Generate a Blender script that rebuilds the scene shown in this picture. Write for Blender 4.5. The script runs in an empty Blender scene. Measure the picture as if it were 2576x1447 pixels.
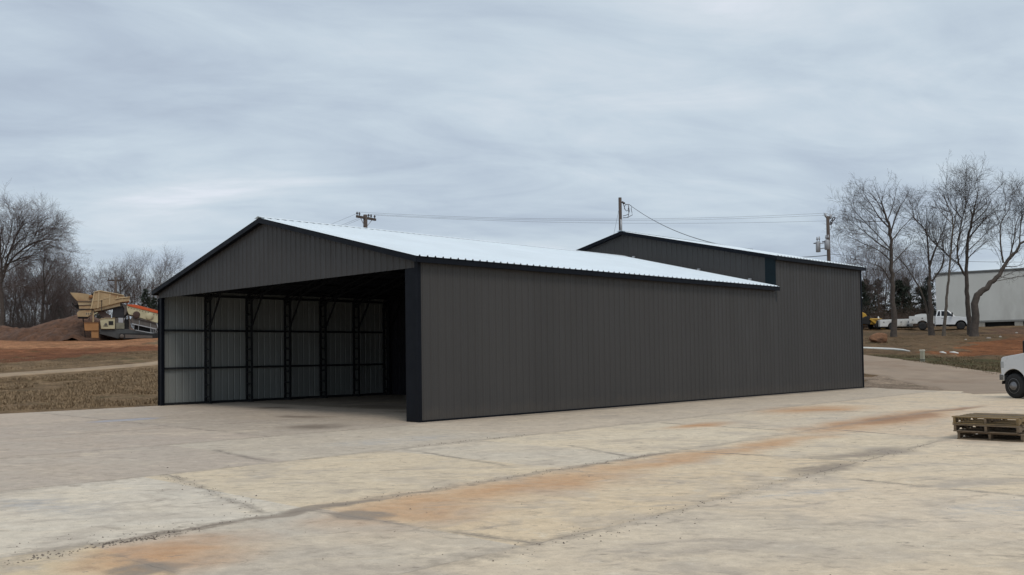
import bpy, math, random
import numpy as np
from mathutils import Matrix, Vector
random.seed(7); RNG = np.random.default_rng(11)
SC = bpy.context.scene; COL = SC.collection
R_ = math.radians

# ------------------------------------------------------------------ camera
F_PX, W_PX, H_PX = 2333.4657, 2575.0, 1447.0          # focal length and survey frame, in survey pixels
YAW, PITCH, ROLL, PY = 0.782, 0.0338, -0.0136, 815.1836
EYE = np.array([17.5432, -14.4434, 1.6])
_f = np.array([-math.sin(YAW)*math.cos(PITCH), math.cos(YAW)*math.cos(PITCH), math.sin(PITCH)])
_r0 = np.array([math.cos(YAW), math.sin(YAW), 0.0]); _u0 = np.cross(_r0, _f)
_r = math.cos(ROLL)*_r0 + math.sin(ROLL)*_u0; _u = -math.sin(ROLL)*_r0 + math.cos(ROLL)*_u0
cam = bpy.data.cameras.new('camera'); camo = bpy.data.objects.new('camera', cam); COL.objects.link(camo)
camo.matrix_world = Matrix(((_r[0], _u[0], -_f[0], EYE[0]), (_r[1], _u[1], -_f[1], EYE[1]), (_r[2], _u[2], -_f[2], EYE[2]), (0, 0, 0, 1)))
cam.sensor_width = 36.0; cam.lens = F_PX/W_PX*36.0; cam.shift_y = (PY-H_PX/2)/W_PX
cam.clip_start = 0.1; cam.clip_end = 5000
SC.camera = camo
FH = np.array([-math.sin(YAW), math.cos(YAW), 0.0])   # horizontal forward
RH = _r0
def ray(x, y): return _f + _r*(x-W_PX/2)/F_PX + _u*(PY-y)/F_PX
def at(x, y, dep): return EYE + ray(x, y)*dep         # survey: a sighted direction and its distance -> point
def gnd(x, y, z=0.0):
    d = ray(x, y); return EYE + d*(z-EYE[2])/d[2]

# ------------------------------------------------------------------ render, sky, sun
SC.view_settings.view_transform = 'Standard'; SC.view_settings.look = 'None'
SC.view_settings.exposure = 0.12; SC.view_settings.gamma = 1.0; SC.view_settings.use_curve_mapping = False
SUN_EL, SUN_AZ = R_(56), R_(112)                       # azimuth clockwise from +Y

class Tree:
    """small helper for writing node trees"""
    def __init__(s, nt): s.nt = nt; nt.nodes.clear()
    def n(s, kind, **kw):
        nd = s.nt.nodes.new(kind)
        for k, v in kw.items(): setattr(nd, k, v)
        return nd
    def put(s, sock, v):
        if isinstance(v, bpy.types.NodeSocket): s.nt.links.new(v, sock)
        elif v is not None:
            if sock.type == 'RGBA' and len(v) == 3: v = (*v, 1)
            sock.default_value = v
    def m(s, op, a, b=None, c=None, clamp=False):
        nd = s.n('ShaderNodeMath', operation=op, use_clamp=clamp)
        for i, v in enumerate((a, b, c)):
            if v is not None: s.put(nd.inputs[i], v)
        return nd.outputs[0]
    def v(s, op, a, b=None, scale=None):
        nd = s.n('ShaderNodeVectorMath', operation=op)
        s.put(nd.inputs[0], a)
        if b is not None: s.put(nd.inputs[1], b)
        if scale is not None: s.put(nd.inputs['Scale'], scale)
        return nd.outputs['Value'] if op in ('DOT_PRODUCT', 'LENGTH', 'DISTANCE') else nd.outputs[0]
    def noise(s, vec, scale, detail=4, rough=.55, dist=0.0, col=False):
        nd = s.n('ShaderNodeTexNoise'); s.put(nd.inputs['Vector'], vec)
        nd.inputs['Scale'].default_value = scale; nd.inputs['Detail'].default_value = detail
        nd.inputs['Roughness'].default_value = rough; nd.inputs['Distortion'].default_value = dist
        return nd.outputs[1 if col else 0]
    def mapr(s, v, a, b, c=0.0, d=1.0, smooth=True):
        nd = s.n('ShaderNodeMapRange', interpolation_type='SMOOTHSTEP' if smooth else 'LINEAR')
        for i, q in enumerate((v, a, b, c, d)): s.put(nd.inputs[i], q)
        return nd.outputs[0]
    def mix(s, fac, a, b, blend='MIX'):
        nd = s.n('ShaderNodeMix', data_type='RGBA', blend_type=blend)
        s.put(nd.inputs[0], fac); s.put(nd.inputs[6], a); s.put(nd.inputs[7], b); return nd.outputs[2]
    def ramp(s, fac, stops):
        nd = s.n('ShaderNodeValToRGB'); s.put(nd.inputs[0], fac); el = nd.color_ramp.elements
        while len(el) < len(stops): el.new(0.5)
        for e, (p, c) in zip(el, stops): e.position = p; e.color = (*c, 1)
        return nd.outputs[0]

def lin(r, g, b):
    return tuple(((c/255+.055)/1.055)**2.4 if c > 10 else c/255/12.92 for c in (r, g, b))

world = bpy.data.worlds.new('World'); SC.world = world; world.use_nodes = True
T = Tree(world.node_tree)
sky = T.n('ShaderNodeTexSky', sky_type='NISHITA', sun_disc=False, sun_elevation=SUN_EL, sun_rotation=SUN_AZ, air_density=1.0, dust_density=2.0)
tc = T.n('ShaderNodeTexCoord').outputs['Generated']
sep = T.n('ShaderNodeSeparateXYZ'); T.put(sep.inputs[0], tc)
zz = T.m('ADD', T.m('MAXIMUM', sep.outputs[2], 0.0), 0.16)
comb = T.n('ShaderNodeCombineXYZ'); T.put(comb.inputs[0], T.m('DIVIDE', sep.outputs[0], zz)); T.put(comb.inputs[1], T.m('DIVIDE', sep.outputs[1], zz))
pl = comb.outputs[0]                                   # the cloud deck as a plane overhead
def turned(t, vec, ang, sx, sy):
    nd = t.n('ShaderNodeMapping', vector_type='TEXTURE'); t.put(nd.inputs[0], vec); nd.inputs['Rotation'].default_value = (0, 0, ang); nd.inputs['Scale'].default_value = (sx, sy, 1); return nd.outputs[0]
pl2 = T.v('ADD', pl, (3.7, 1.9, 0))
n1 = T.noise(turned(T, pl2, YAW+R_(3), 1.3, .95), 1.0, 6, .54, .55)
n2 = T.noise(turned(T, pl2, YAW+R_(10), 1.3, .7), 1.9, 7, .60, .7)
n3 = T.noise(turned(T, pl2, YAW, 1.3, 1.0), 0.42, 3, .5, .2)
cl = T.m('ADD', T.m('MULTIPLY', n1, .46), T.m('ADD', T.m('MULTIPLY', n2, .30), T.m('MULTIPLY', n3, .30)))
cloud = T.ramp(T.mapr(cl, .41, .66, smooth=False), [(0.0, lin(168, 180, 196)), (.30, lin(181, 194, 208)), (.58, lin(194, 207, 218)), (.80, lin(205, 215, 224)), (1.0, lin(219, 225, 234))])
b1 = T.n('ShaderNodeBackground'); T.put(b1.inputs[0], sky.outputs[0]); b1.inputs[1].default_value = 0.10
b2 = T.n('ShaderNodeBackground'); T.put(b2.inputs[0], cloud); b2.inputs[1].default_value = 1.0
ms = T.n('ShaderNodeMixShader'); ms.inputs[0].default_value = 0.93
T.nt.links.new(b1.outputs[0], ms.inputs[1]); T.nt.links.new(b2.outputs[0], ms.inputs[2])
wo = T.n('ShaderNodeOutputWorld'); T.nt.links.new(ms.outputs[0], wo.inputs[0])

sun = bpy.data.lights.new('sun', 'SUN'); sun.energy = 1.2; sun.angle = R_(20); sun.color = (1.0, .93, .83)
suno = bpy.data.objects.new('sun', sun); COL.objects.link(suno)
_sd = Vector((math.sin(SUN_AZ)*math.cos(SUN_EL), math.cos(SUN_AZ)*math.cos(SUN_EL), math.sin(SUN_EL)))
suno.rotation_euler = _sd.to_track_quat('Z', 'Y').to_euler(); suno.location = (0, -40, 60)

# ------------------------------------------------------------------ materials
MATS = {}
def mat(name, rgb, rough=.6, metal=0.0, var=.12, vs=3.0, bump=0.0, bs=40.0, rgb2=None, vs2=None, spec=.5, stretch=(1, 1, 1), coat=0.0):
    """principled material with an uneven tone and an optional second colour (dirt, wear) and bump"""
    if name in MATS: return MATS[name]
    m = bpy.data.materials.new(name); m.use_nodes = True; t = Tree(m.node_tree)
    p = t.n('ShaderNodeBsdfPrincipled'); o = t.n('ShaderNodeOutputMaterial'); t.nt.links.new(p.outputs[0], o.inputs[0])
    co = t.n('ShaderNodeTexCoord').outputs['Object']
    mp = t.n('ShaderNodeMapping'); t.put(mp.inputs[0], co); mp.inputs['Scale'].default_value = stretch; co = mp.outputs[0]
    nz = t.noise(co, vs, 5, .6)
    k = t.mapr(nz, .3, .7, 1-var, 1+var, smooth=False)
    c = t.v('SCALE', rgb, scale=k)
    if rgb2 is not None:
        c = t.mix(t.mapr(t.noise(co, vs2 or vs*.5, 6, .65), .5, .68), c, rgb2)
    t.put(p.inputs['Base Color'], c); p.inputs['Roughness'].default_value = rough; p.inputs['Metallic'].default_value = metal
    p.inputs['Specular IOR Level'].default_value = spec
    if coat: p.inputs['Coat Weight'].default_value = coat; p.inputs['Coat Roughness'].default_value = .08
    t.put(p.inputs['Roughness'], t.mapr(t.noise(co, vs*2.3, 3), .3, .7, max(.02, rough-.08), min(1, rough+.08), smooth=False))
    if bump:
        b = t.n('ShaderNodeBump'); b.inputs['Strength'].default_value = bump; b.inputs['Distance'].default_value = .02
        t.put(b.inputs['Height'], t.noise(co, bs, 4)); t.nt.links.new(b.outputs[0], p.inputs['Normal'])
    MATS[name] = m; return m

M_CHAR = mat('charcoal_painted_steel', (.0520, .0497, .0487), .5, 0, .05, .9, stretch=(1, 1, .25), rgb2=(.0555, .053, .052), vs2=.35, spec=.25)
_t = M_CHAR.node_tree; _p = [n for n in _t.nodes if n.type == 'BSDF_PRINCIPLED'][0]; _T = Tree.__new__(Tree); _T.nt = _t
_g = _T.n('ShaderNodeNewGeometry').outputs['Position']; _s = _T.n('ShaderNodeSeparateXYZ'); _T.put(_s.inputs[0], _g)
_w = _T.n('ShaderNodeTexWhiteNoise', noise_dimensions='1D'); _T.put(_w.inputs['W'], _T.m('FLOOR', _T.m('DIVIDE', _T.m('ADD', _s.outputs[0], _s.outputs[1]), 1.0)))
_old = _p.inputs['Base Color'].links[0].from_socket
_dust = _T.m('MULTIPLY', _T.mapr(_T.m('ADD', _s.outputs[2], _T.m('MULTIPLY', _T.noise(_g, 3.0, 5, .7), -.7)), .10, -.30), .08)   # splashed dust along the foot of the wall
_T.put(_p.inputs['Base Color'], _T.mix(_dust, _T.v('SCALE', _old, scale=_T.mapr(_w.outputs[0], 0, 1, .97, 1.03, False)), (.22, .17, .12)))
_b = _T.n('ShaderNodeBump'); _b.inputs['Strength'].default_value = .12; _b.inputs['Distance'].default_value = .03; _T.put(_b.inputs['Height'], _T.noise(_g, 1.4, 2, .4)); _t.links.new(_b.outputs[0], _p.inputs['Normal'])
M_BLACK = mat('black_painted_trim', (.0045, .006, .010), .5, 0, .2, 1.5, spec=.12)
M_FRAME = mat('dark_steel_tube', (.020, .022, .025), .6, 0, .25, 4, spec=.2)
M_GALV = mat('galvalume_sheet', (.225, .238, .233), .42, .0, .10, 1.2, stretch=(1, 1, .3), spec=.3)
M_SHADE_INNER = mat('shade_dark_inner_sheet', (.020, .020, .026), .6, 0, .15, 1.2, spec=.15)  # interior shade put into the colour of the partition and inner faces
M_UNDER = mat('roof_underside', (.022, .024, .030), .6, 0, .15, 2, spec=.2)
M_ROOF = mat('pale_roof_sheet', (.80, .86, .90), .38, .1, .04, .5)
M_WOODPOLE = mat('weathered_pole_wood', (.085, .065, .055), .85, 0, .3, 3, .4, 30, stretch=(6, 6, .5))
M_STEELG = mat('grey_utility_steel', (.36, .37, .39), .5, .2, .1, 3)
M_WIRE = mat('dark_wire', (.10, .105, .115), .6)
M_INS = mat('dark_insulator', (.05, .04, .045), .4)

# ------------------------------------------------------------------ mesh helpers
class MB:
    """collects shapes for ONE mesh object"""
    def __init__(s): s.V = []; s.F = []; s.M = []; s.n = 0; s.sm = []
    def add(s, V, F, mi=0, smooth=False):
        V = np.asarray(V, float).reshape(-1, 3); s.V.append(V)
        for f in F: s.F.append(tuple(int(i)+s.n for i in f))
        s.M += [mi]*len(F); s.sm += [smooth]*len(F); s.n += len(V); return s
    def box(s, a, b, mi=0):
        (x0, y0, z0), (x1, y1, z1) = a, b
        return s.add([(x0,y0,z0),(x1,y0,z0),(x1,y1,z0),(x0,y1,z0),(x0,y0,z1),(x1,y0,z1),(x1,y1,z1),(x0,y1,z1)],
                     [(0,3,2,1),(4,5,6,7),(0,1,5,4),(1,2,6,5),(2,3,7,6),(3,0,4,7)], mi)
    def bar(s, p, q, w, h, mi=0, up=(0, 0, 1)):
        p = np.array(p, float); q = np.array(q, float); d = q-p; d /= np.linalg.norm(d)
        up = np.array(up, float)
        if abs(d@up) > .98: up = np.array([0, 1.0, 0])
        a = np.cross(d, up); a /= np.linalg.norm(a); b = np.cross(a, d)
        c = [(-w/2, -h/2), (w/2, -h/2), (w/2, h/2), (-w/2, h/2)]
        V = [p+a*i+b*j for i, j in c]+[q+a*i+b*j for i, j in c]
        return s.add(V, [(0,3,2,1),(4,5,6,7),(0,1,5,4),(1,2,6,5),(2,3,7,6),(3,0,4,7)], mi)
    def tube(s, P, rad, n=6, mi=0, cap=True, smooth=True):
        P = np.asarray(P, float); k = len(P); rad = np.broadcast_to(np.asarray(rad, float), (k,))
        D = np.gradient(P, axis=0) if k > 2 else np.repeat(P[1:]-P[:1], 2, 0)
        D /= np.linalg.norm(D, axis=1)[:, None]+1e-12
        ref = np.array([0, 0, 1.0]) if abs(D[0, 2]) < .9 else np.array([1.0, 0, 0])
        A = np.cross(D, ref); A /= np.linalg.norm(A, axis=1)[:, None]+1e-12; B = np.cross(D, A)
        th = np.arange(n)*2*math.pi/n
        V = P[:, None]+rad[:, None, None]*(A[:, None]*np.cos(th)[None, :, None]+B[:, None]*np.sin(th)[None, :, None])
        F = [(i*n+j, i*n+(j+1) % n, (i+1)*n+(j+1) % n, (i+1)*n+j) for i in range(k-1) for j in range(n)]
        if cap and n > 2: F += [tuple(range(n-1, -1, -1)), tuple((k-1)*n+j for j in range(n))]
        return s.add(V, F, mi, smooth)
    def prism(s, poly, o, ex, ey, en, t0, t1, mi=0):
        """polygon given in the plane (ex, ey) at o, swept along en from t0 to t1"""
        o = np.array(o, float); ex = np.array(ex, float); ey = np.array(ey, float); en = np.array(en, float); k = len(poly)
        b = [o+ex*x+ey*y+en*t0 for x, y in poly]; c = [o+ex*x+ey*y+en*t1 for x, y in poly]
        F = [tuple(range(k)), tuple(range(2*k-1, k-1, -1))]+[((i+1) % k, i, k+i, k+(i+1) % k) for i in range(k)]
        return s.add(b+c, F, mi)
    def lathe(s, prof, o, axis, n=20, mi=0, smooth=True):
        axis = np.array(axis, float); axis /= np.linalg.norm(axis); o = np.array(o, float)
        ref = np.array([0, 0, 1.0]) if abs(axis[2]) < .9 else np.array([1.0, 0, 0])
        a = np.cross(axis, ref); a /= np.linalg.norm(a); b = np.cross(axis, a)
        th = np.arange(n)*2*math.pi/n
        V = [o+axis*h+(a*math.cos(t)+b*math.sin(t))*rr for rr, h in prof for t in th]
        k = len(prof)
        F = [(i*n+j, i*n+(j+1) % n, (i+1)*n+(j+1) % n, (i+1)*n+j) for i in range(k-1) for j in range(n)]
        F += [tuple(range(n-1, -1, -1)), tuple((k-1)*n+j for j in range(n))]
        return s.add(V, F, mi, smooth)
    def mesh(s, name, off=(0, 0, 0)):
        me = bpy.data.meshes.new(name); V = np.concatenate(s.V) - np.array(off, float)
        me.from_pydata(V.tolist(), [], s.F); me.polygons.foreach_set('material_index', s.M); me.polygons.foreach_set('use_smooth', s.sm); me.update(); return me

BASE = {}
def tag(o, label=None, cat=None, group=None, kind=None):
    for k, v in (('label', label), ('category', cat), ('group', group), ('kind', kind)):
        if v: o[k] = v
    return o
def thing(name, label, cat, loc=(0, 0, 0), group=None):
    o = bpy.data.objects.new(name, None); COL.objects.link(o); o.location = [float(v) for v in loc]; o.empty_display_size = .3
    BASE[o.name] = np.array(loc, float); return tag(o, label, cat, group)
def build(name, mb, mats, parent=None, off=None, bevel=0.0, seg=2):
    if not isinstance(mats, (list, tuple)): mats = [mats]
    base = BASE[parent.name] if parent is not None else (np.array(off, float) if off is not None else np.zeros(3))
    o = bpy.data.objects.new(name, mb.mesh(name, base)); COL.objects.link(o)
    for m in mats: o.data.materials.append(m)
    if parent is not None: o.parent = parent
    else: o.location = base.tolist()
    BASE[o.name] = base
    if bevel:
        b = o.modifiers.new('bevel', 'BEVEL'); b.width = bevel; b.segments = seg; b.limit_method = 'ANGLE'; b.angle_limit = R_(30); b.harden_normals = False
    return o
def clone(root, loc, label=None, group=None):
    """a copy of a thing with copies of its parts and sub-parts, sharing their meshes"""
    c = root.copy(); COL.objects.link(c); c.location = [float(v) for v in loc]
    if label: c['label'] = label
    if group: c['group'] = group
    for ch in list(root.children):
        d = ch.copy(); COL.objects.link(d); d.parent = c
        for g in list(ch.children):
            e = g.copy(); COL.objects.link(e); e.parent = d
    return c

# ------------------------------------------------------------------ terrain
PAD = [(-14.42, -45), (55, -45), (55, 10), (30, 16.2), (12, 21.0), (7.2, 22.35), (3.2, 23.15), (1.35, 24.0), (.35, 24.95), (-14.42, 24.95), (-14.42, 10), (-14.40, 2), (-14.3, -.3), (-14.05, -4), (-14.2, -9)]
def inpoly(px, py, poly):
    ins = np.zeros(px.shape, bool); k = len(poly)
    for i in range(k):
        x0, y0 = poly[i][:2]; x1, y1 = poly[(i+1) % k][:2]
        c = ((y0 > py) != (y1 > py)); ins ^= c & (px < (x1-x0)*(py-y0)/((y1-y0) if y1 != y0 else 1e-9)+x0)
    return ins
PROF = [  # bearing (survey x), then distance / height pairs of the ground along it
    (-300, [(0, -.04), (26, -.04), (29.5, -.01), (48, 1.07), (68, 2.45), (88, 3.71), (100, 3.9), (130, 4.2), (200, 5), (600, 8), (3000, 8)]),
    (401, [(0, -.04), (29, -.04), (32.5, -.01), (50, 1.10), (68, 2.45), (88, 3.71), (100, 3.9), (130, 4.2), (200, 5), (600, 8), (3000, 8)]),
    (1000, [(0, -.04), (60, .2), (90, 2.8), (130, 4), (200, 5), (600, 8), (3000, 8)]),
    (1700, [(0, -.04), (48, .05), (62, 1.0), (90, 2.8), (130, 4), (200, 5), (600, 8), (3000, 8)]),
    (2172, [(0, -.04), (40.5, -.03), (46, .18), (52, .62), (58, 1.03), (66, 1.65), (82, 2.65), (95, 3.62), (105, 4.2), (150, 5), (600, 8), (3000, 8)]),
    (2575, [(0, -.04), (33, -.04), (36, -.02), (44, -.04), (50, .30), (62, 1.25), (80, 2.5), (95, 3.80), (105, 4.2), (150, 5), (600, 8), (3000, 8)]),
    (3400, [(0, -.04), (33, -.04), (36, -.02), (44, -.04), (50, .30), (62, 1.25), (80, 2.5), (95, 3.80), (105, 4.2), (150, 5), (600, 8), (3000, 8)])]
def height(X, Y):
    X = np.asarray(X, float); Y = np.asarray(Y, float)
    dx = X-EYE[0]; dy = Y-EYE[1]; dep = dx*FH[0]+dy*FH[1]; lat = dx*RH[0]+dy*RH[1]
    rad = np.hypot(dep, lat); az = np.arctan2(lat, dep); azc = np.clip(az, -.66, .74)
    dd = rad*np.cos(azc); bx = W_PX/2+F_PX*np.tan(azc)
    xs = np.array([p[0] for p in PROF], float)
    tot = 0
    for k in (.94, .97, 1.0, 1.03, 1.06):
        cols = np.stack([np.interp(dd*k, [q[0] for q in p[1]], [q[1] for q in p[1]]) for p in PROF])
        i = np.clip(np.searchsorted(xs, bx)-1, 0, len(xs)-2); w = np.clip((bx-xs[i])/(xs[i+1]-xs[i]), 0, 1); w = w*w*(3-2*w)
        a = np.take_along_axis(cols, i[None], 0)[0] if cols.ndim > 1 else cols[i]
        b = np.take_along_axis(cols, (i+1)[None], 0)[0] if cols.ndim > 1 else cols[i+1]
        tot = tot+a*(1-w)+b*w
    z = tot/5
    back = np.clip((np.abs(az)-1.0)/.6, 0, 1); return z*(1-back)+back*np.minimum(z, -.04)
def hz(x, y): return float(height(np.array([x]), np.array([y]))[0])
def hit(x, y):
    """where a sighted direction meets the ground"""
    d = ray(x, y); t = np.geomspace(3, 400, 6000); P = EYE+d[None]*t[:, None]
    below = np.nonzero(P[:, 2] < height(P[:, 0], P[:, 1]))[0]
    return P[below[0]] if len(below) else P[-1]
def on_ground(x, dep, dz=0.0):
    p = at(x, 880, dep); return np.array([p[0], p[1], hz(p[0], p[1])+dz])

az = np.concatenate([np.linspace(-math.pi, -.8, 40)[:-1], np.linspace(-.8, .8, 520), np.linspace(.8, math.pi, 40)[1:-1]])
rr = np.concatenate([np.linspace(1, 24, 12)[:-1], np.geomspace(24, 160, 170)[:-1], np.geomspace(160, 2400, 26)])
A_, Rr = np.meshgrid(az, rr)
gx = EYE[0]+Rr*(np.cos(A_)*FH[0]+np.sin(A_)*RH[0]); gy = EYE[1]+Rr*(np.cos(A_)*FH[1]+np.sin(A_)*RH[1])
gz = height(gx, gy)
def vnoise(x, y, s, seed):
    """smooth value noise on numpy arrays"""
    g = np.random.default_rng(seed).random((64, 64)); x = x/s; y = y/s
    i = np.floor(x).astype(int); j = np.floor(y).astype(int); u = x-i; v = y-j; u = u*u*(3-2*u); v = v*v*(3-2*v)
    q = lambda a, b: g[a % 64, b % 64]
    return (q(i, j)*(1-u)+q(i+1, j)*u)*(1-v)+(q(i, j+1)*(1-u)+q(i+1, j+1)*u)*v
on_pad = inpoly(gx.ravel(), gy.ravel(), PAD).reshape(gx.shape)
def near_line(line, rad):
    L = np.array([q[:2] for q in line]); d = np.full(gx.shape, 1e9)
    for a, b in zip(L[:-1], L[1:]):
        ba = b-a; h = np.clip(((gx-a[0])*ba[0]+(gy-a[1])*ba[1])/(ba@ba), 0, 1); d = np.minimum(d, np.hypot(gx-a[0]-ba[0]*h, gy-a[1]-ba[1]*h))
    return np.clip((d-rad)/2.5, 0, 1)
def P_(*L): return [hit(*q) for q in L]
ROAD_LINE = P_((2040, 900), (2172, 914), (2260, 926), (2400, 947), (2575, 975), (2750, 1003)); PATH_LINE = P_((-420, 978), (-200, 962), (0, 944.5), (120, 936), (260, 926), (380, 916), (520, 902))
rough_amt = np.clip((gz+.03)/.5, 0, 1)*~on_pad*near_line(ROAD_LINE, 4.0)*near_line(PATH_LINE, 1.0)
gz = np.where(on_pad, -.10, gz)
gz = gz + rough_amt*((vnoise(gx, gy, 2.2, 1)-.5)*.16+(vnoise(gx, gy, .7, 2)-.5)*.07+(vnoise(gx, gy, 9, 3)-.5)*.25)
nA, nR = len(az), len(rr)
idx = np.arange(nA*nR).reshape(nR, nA)
Fg = [(idx[i, j], idx[i, (j+1) % nA], idx[i+1, (j+1) % nA], idx[i+1, j]) for i in range(nR-1) for j in range(nA)]
Fg.append(tuple(idx[0, ::-1]))
gm = bpy.data.meshes.new('ground'); gm.from_pydata(np.stack([gx, gy, gz], -1).reshape(-1, 3).tolist(), [], [tuple(int(q) for q in f) for f in Fg]); gm.update()
gm.polygons.foreach_set('use_smooth', [True]*len(gm.polygons))
# soil and grass zones, as world polygons
fx = gx.ravel(); fy = gy.ravel()
wx = fx+(vnoise(fx, fy, 3, 5)-.5)*2.6+(vnoise(fx, fy, 1, 6)-.5)*.9; wy = fy+(vnoise(fx, fy, 3, 7)-.5)*2.6+(vnoise(fx, fy, 1, 8)-.5)*.9
dist_ = np.hypot(fx-EYE[0], fy-EYE[1])
base = np.tile(np.array([.135, .088, .050]), (len(fx), 1))        # leaf litter and winter grass
side = (fx-EYE[0])*RH[0]+(fy-EYE[1])*RH[1]
base[side < 0] = (.185, .125, .072)                               # straw-coloured dormant grass
def zone(poly, rgb, a=1.0, raw=False):
    k = inpoly(fx if raw else wx, fy if raw else wy, poly); base[k] = base[k]*(1-a)+np.array(rgb)*a
zone(P_((-500, 930), (402, 891), (402, 852), (-500, 852)), (.175, .073, .035))
zone(P_((-500, 880), (402, 873), (402, 851), (-500, 853)), (.30, .148, .076))
zone(P_((150, 912), (402, 905), (402, 882), (300, 886), (180, 893)), (.125, .082, .044), .8)
zone(P_((-300, 922), (120, 912), (250, 890), (-300, 897)), (.150, .062, .030))
zone(P_((2160, 982), (2700, 1000), (2700, 960), (2575, 958), (2172, 900)), (.25, .19, .14))           # gravelly dirt by the pad
zone(P_((2172, 903), (2575, 962), (2700, 975), (2700, 905), (2575, 905), (2450, 905), (2172, 890)), (.070, .060, .028))   # verge
zone(P_((2300, 893), (2380, 886), (2440, 868), (2500, 853), (2640, 848), (2640, 893), (2450, 897)), (.185, .075, .032))    # bare orange clay
zone(P_((2330, 880), (2420, 866), (2520, 846), (2700, 838), (2700, 852), (2500, 858)), (.15, .075, .038), .7)
zone(P_((2480, 845), (2640, 843), (2640, 826), (2500, 826)), (.105, .060, .040), .8)
ca = gm.color_attributes.new('soil', 'FLOAT_COLOR', 'POINT')
ca.data.foreach_set('color', np.concatenate([base, np.ones((len(fx), 1))], 1).astype(np.float32).ravel())
m = bpy.data.materials.new('soil_and_grass'); m.use_nodes = True; t = Tree(m.node_tree)
p = t.n('ShaderNodeBsdfPrincipled'); o = t.n('ShaderNodeOutputMaterial'); t.nt.links.new(p.outputs[0], o.inputs[0])
at_ = t.n('ShaderNodeAttribute', attribute_name='soil'); pos = t.n('ShaderNodeNewGeometry').outputs['Position']
k1 = t.mapr(t.noise(pos, 1.1, 6, .7), .30, .70, .52, 1.48, False); k2 = t.mapr(t.noise(pos, 9, 4, .7), .32, .68, .5, 1.5, False)
k3 = t.mapr(t.noise(pos, .22, 3, .6), .3, .7, .8, 1.2, False)
c = t.v('SCALE', at_.outputs['Color'], scale=t.m('MULTIPLY', t.m('MULTIPLY', k1, k2), k3))
c = t.mix(t.mapr(t.noise(pos, .5, 5, .65), .55, .7, 0, .45), c, (.060, .062, .026))
t.put(p.inputs['Base Color'], c); p.inputs['Roughness'].default_value = .95; p.inputs['Specular IOR Level'].default_value = .1
bp = t.n('ShaderNodeBump'); bp.inputs['Strength'].default_value = .9; bp.inputs['Distance'].default_value = .12; t.put(bp.inputs['Height'], t.noise(pos, 5, 6, .7)); t.nt.links.new(bp.outputs[0], p.inputs['Normal'])
go = bpy.data.objects.new('ground', gm); COL.objects.link(go); gm.materials.append(m); tag(go, kind='structure')

def ribbon(name, line, width, material, lift=.035, n=90, cross=5):
    """a road or path laid over the terrain along a polyline of world points"""
    L = np.array([q[:2] for q in line]); s = np.concatenate([[0], np.cumsum(np.hypot(*np.diff(L, axis=0).T))])
    u = np.linspace(0, s[-1], n); X = np.interp(u, s, L[:, 0]); Y = np.interp(u, s, L[:, 1])
    ker = np.ones(9)/9; pad = lambda q: np.convolve(np.pad(q, 4, 'edge'), ker, 'valid'); X, Y = pad(X), pad(Y)
    dx, dy = np.gradient(X), np.gradient(Y); l = np.hypot(dx, dy); nx, ny = -dy/l, dx/l
    w = np.asarray(width) if np.ndim(width) else np.full(2, width); w = np.interp(u, np.linspace(0, s[-1], len(w)), w)
    V = []
    for j in range(cross):
        k = (j/(cross-1)-.5)*w*(1+.10*(vnoise(X*3+j*9, Y*3, 2, 4)-.5) if j in (0, cross-1) else 1)
        V.append(np.stack([X+nx*k, Y+ny*k, height(X+nx*k, Y+ny*k)+lift], -1))
    V = np.stack(V, 1).reshape(-1, 3)
    F = [(i*cross+j, i*cross+j+1, (i+1)*cross+j+1, (i+1)*cross+j) for i in range(n-1) for j in range(cross-1)]
    mb = MB(); mb.add(V, F, 0, True)
    # skirts down into the soil give the sheet its thickness
    for j in (0, cross-1):
        e = V.reshape(n, cross, 3)[:, j]; sg = -1 if j == 0 else 1; lo = e+np.stack([nx*sg*.7, ny*sg*.7, np.full(n, -.16)], -1)
        mb.add(np.concatenate([e, lo]), [((i, i+1, n+i+1, n+i) if j == 0 else (i+1, i, n+i, n+i+1)) for i in range(n-1)], 0, True)
    return tag(build(name, mb, material), kind='structure')
M_PATH = mat('pale_dirt_track', (.30, .215, .135), .95, 0, .22, 1.2, .5, 6)
M_ROAD = mat('dusty_asphalt', (.285, .212, .150), .9, 0, .16, .8, .3, 30, rgb2=(.24, .165, .11), vs2=.25)
ribbon('dirt_path', PATH_LINE, [2.0, 1.6, 1.5, 1.2], M_PATH)
ribbon('road', ROAD_LINE, [7.5, 7.0, 6.5, 6.0], M_ROAD)

# ------------------------------------------------------------------ concrete pad
m = bpy.data.materials.new('stained_concrete'); m.use_nodes = True; t = Tree(m.node_tree)
p = t.n('ShaderNodeBsdfPrincipled'); o = t.n('ShaderNodeOutputMaterial'); t.nt.links.new(p.outputs[0], o.inputs[0])
geo = t.n('ShaderNodeNewGeometry').outputs['Position']
flat = t.v('MULTIPLY', geo, (1, 1, 0))
warp = t.v('SCALE', t.v('SUBTRACT', t.noise(flat, 1.7, 4, .6, col=True), (.5, .5, .5)), scale=.16)
warp2 = t.v('SCALE', t.v('SUBTRACT', t.noise(flat, .55, 3, .6, col=True), (.5, .5, .5)), scale=1.5)
PW = t.v('MULTIPLY', t.v('ADD', flat, warp), (1, 1, 0)); PS = t.v('MULTIPLY', t.v('ADD', flat, warp2), (1, 1, 0))
def seg(a, b, src=None):
    a = np.array([*a, 0.0]); ba = np.array([*b, 0.0])-a
    pa = t.v('SUBTRACT', src or PW, tuple(a)); h = t.m('MULTIPLY', t.v('DOT_PRODUCT', pa, tuple(ba)), 1/float(ba@ba), clamp=True)
    return t.v('LENGTH', t.v('SUBTRACT', pa, t.v('SCALE', tuple(ba), scale=h)))
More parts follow.
